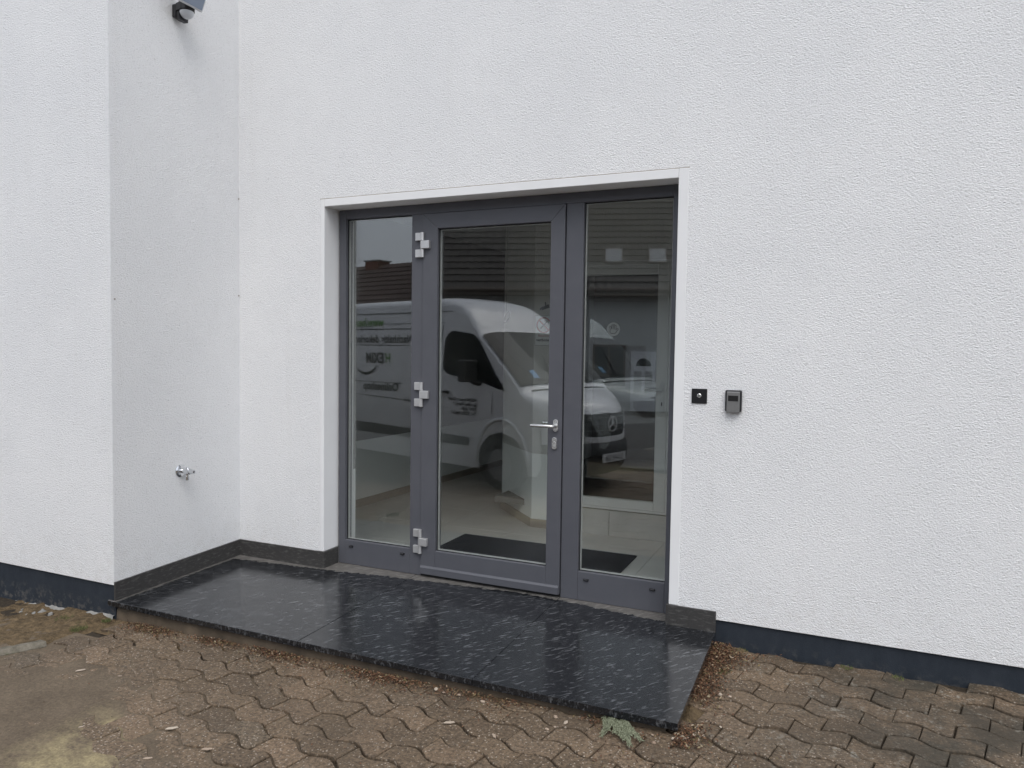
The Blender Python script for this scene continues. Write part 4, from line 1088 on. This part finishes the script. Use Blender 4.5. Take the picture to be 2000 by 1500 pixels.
hbox(MB(), -1.5, hl-1.5, -.02, .55, ze-.22, ze-.12).build('soffit', 'gutter', house)
for aa in (5.28, 6.84, 12.0):
    s0_ = 1.28
    b = MB(); o_ = HP(aa, 0, ze)+upv*s0_; nrm = HD.cross(upv).normalized(); nrm = nrm if nrm.z > 0 else -nrm
    A = [o_+HD*x+upv*y+nrm*h_ for h_ in (0, .11) for (x, y) in ((0, 0), (.66, 0), (.66, .78), (0, .78))]
    b.add(A, [(4, 5, 6, 7), (0, 1, 5, 4), (1, 2, 6, 5), (2, 3, 7, 6), (3, 0, 4, 7)]); sw_ = b.build('roof_window', 'gutter', roof)
    b = MB(); b.add([o_+HD*x+upv*y+nrm*.113 for (x, y) in ((.05, .05), (.61, .05), (.61, .73), (.05, .73))], [(0, 1, 2, 3)]); b.build('pane', 'pane_sky_grey', roof)  # sky mirrored in the roof window, put in as flat light grey
def hwindow(a, z, w__, h__):
    f_ = MB(); hbox(f_, a-.08, a+w__+.08, .50, .549, z-.08, z+h__+.08); fo = f_.build('window', 'gutter', house)
    hbox(MB(), a, a+w__/2-.04, .485, .499, z, z+h__).build('pane', 'house_glass', fo); hbox(MB(), a+w__/2+.04, a+w__, .485, .499, z, z+h__).build('pane', 'house_glass', fo)
    hbox(MB(), a-.15, a+w__+.15, .44, .549, z-.15, z-.082).build('sill', 'house_wall_light', fo)
for a in (1.4, 5.0, 10.2, 15.0, 18.5): hwindow(a, .35, 1.0, 1.3)
hdr = hbox(MB(), 6.28, 7.16, .49, .549, zg, 1.50).build('front_door', 'door_white', house)
b = MB(); A = [HP(6.72, .484, .98)]+[HP(6.72+.26*math.cos(PI*k/12), .484, .98+.28*math.sin(PI*k/12)) for k in range(13)]
b.add(A, [(0, k, k+1) for k in range(1, 13)]); b.build('fanlight', 'house_glass', hdr)
for a in (6.40, 6.78): hbox(MB(), a, a+.26, .480, .4895, .05, .80).build('door_panel', 'house_wall', hdr)
# red roofed house further left
R0 = Vector((-19.5, -19.5, 0)); RD = Vector((math.cos(.25), math.sin(.25), 0)); RB = Vector((RD.y, -RD.x, 0))
rh = empty('red_roof_house', (R0.x, R0.y, -.7), 'house with red tiled roof and chimney, mirrored in the narrow left pane', 'house')
def RP(a, b_, z): return R0+RD*a+RB*b_+Vector((0, 0, z))
def rbox(bd, a0, a1, b0, b1, z0, z1):
    c = [RP(a, b_, z) for z in (z0, z1) for (a, b_) in ((a0, b0), (a1, b0), (a1, b1), (a0, b1))]
    bd.add(c, [(0, 1, 2, 3), (4, 7, 6, 5), (0, 4, 5, 1), (1, 5, 6, 2), (2, 6, 7, 3), (3, 7, 4, 0)]); return bd
rze = 1.87; rpit = math.radians(38); rup = RB*math.cos(rpit)+Vector((0, 0, math.sin(rpit)))
rl_ = 8.2
rbox(MB(), -8, rl_-.3, .5, 7.5, -1.2, rze+.2).build('wall', 'house_wall_light', rh)
rr_ = empty('roof', (R0.x, R0.y, rze)); rr_.parent = rh; rr_.matrix_parent_inverse = Matrix.Translation(rh.location).inverted()
tiled_slope(rr_, RP(-8.3, 0, rze), RD, rup, 8.3+rl_, 15, .345, 'roof_red')
rt = 15*.345
b = MB(); q0 = RP(-8.3, .02, rze-.06); q1 = RP(rl_, .02, rze-.06); b.add([q0, q1, q1+rup*rt, q0+rup*rt], [(0, 1, 2, 3)])
ru2 = -RB*math.cos(rpit)+Vector((0, 0, math.sin(rpit))); e0 = RP(-8.3, 2*rt*math.cos(rpit), rze-.06); e1_ = RP(rl_, 2*rt*math.cos(rpit), rze-.06)
b.add([e0, e1_, e1_+ru2*rt, e0+ru2*rt], [(3, 2, 1, 0)]); b.add([q1, e1_, q1+rup*rt], [(0, 1, 2)]); b.build('roof_deck', 'gutter', rr_)
ca = 2.9; cb = rt*math.cos(rpit); cz_ = rze+rt*math.sin(rpit)
rbox(MB(), ca, ca+.8, cb-.3, cb+.4, cz_-.8, cz_+.17).build('chimney', 'brick_red', rr_); rbox(MB(), ca-.06, ca+.86, cb-.36, cb+.46, cz_+.1705, cz_+.22).build('chimney_cap', 'house_wall', rr_)
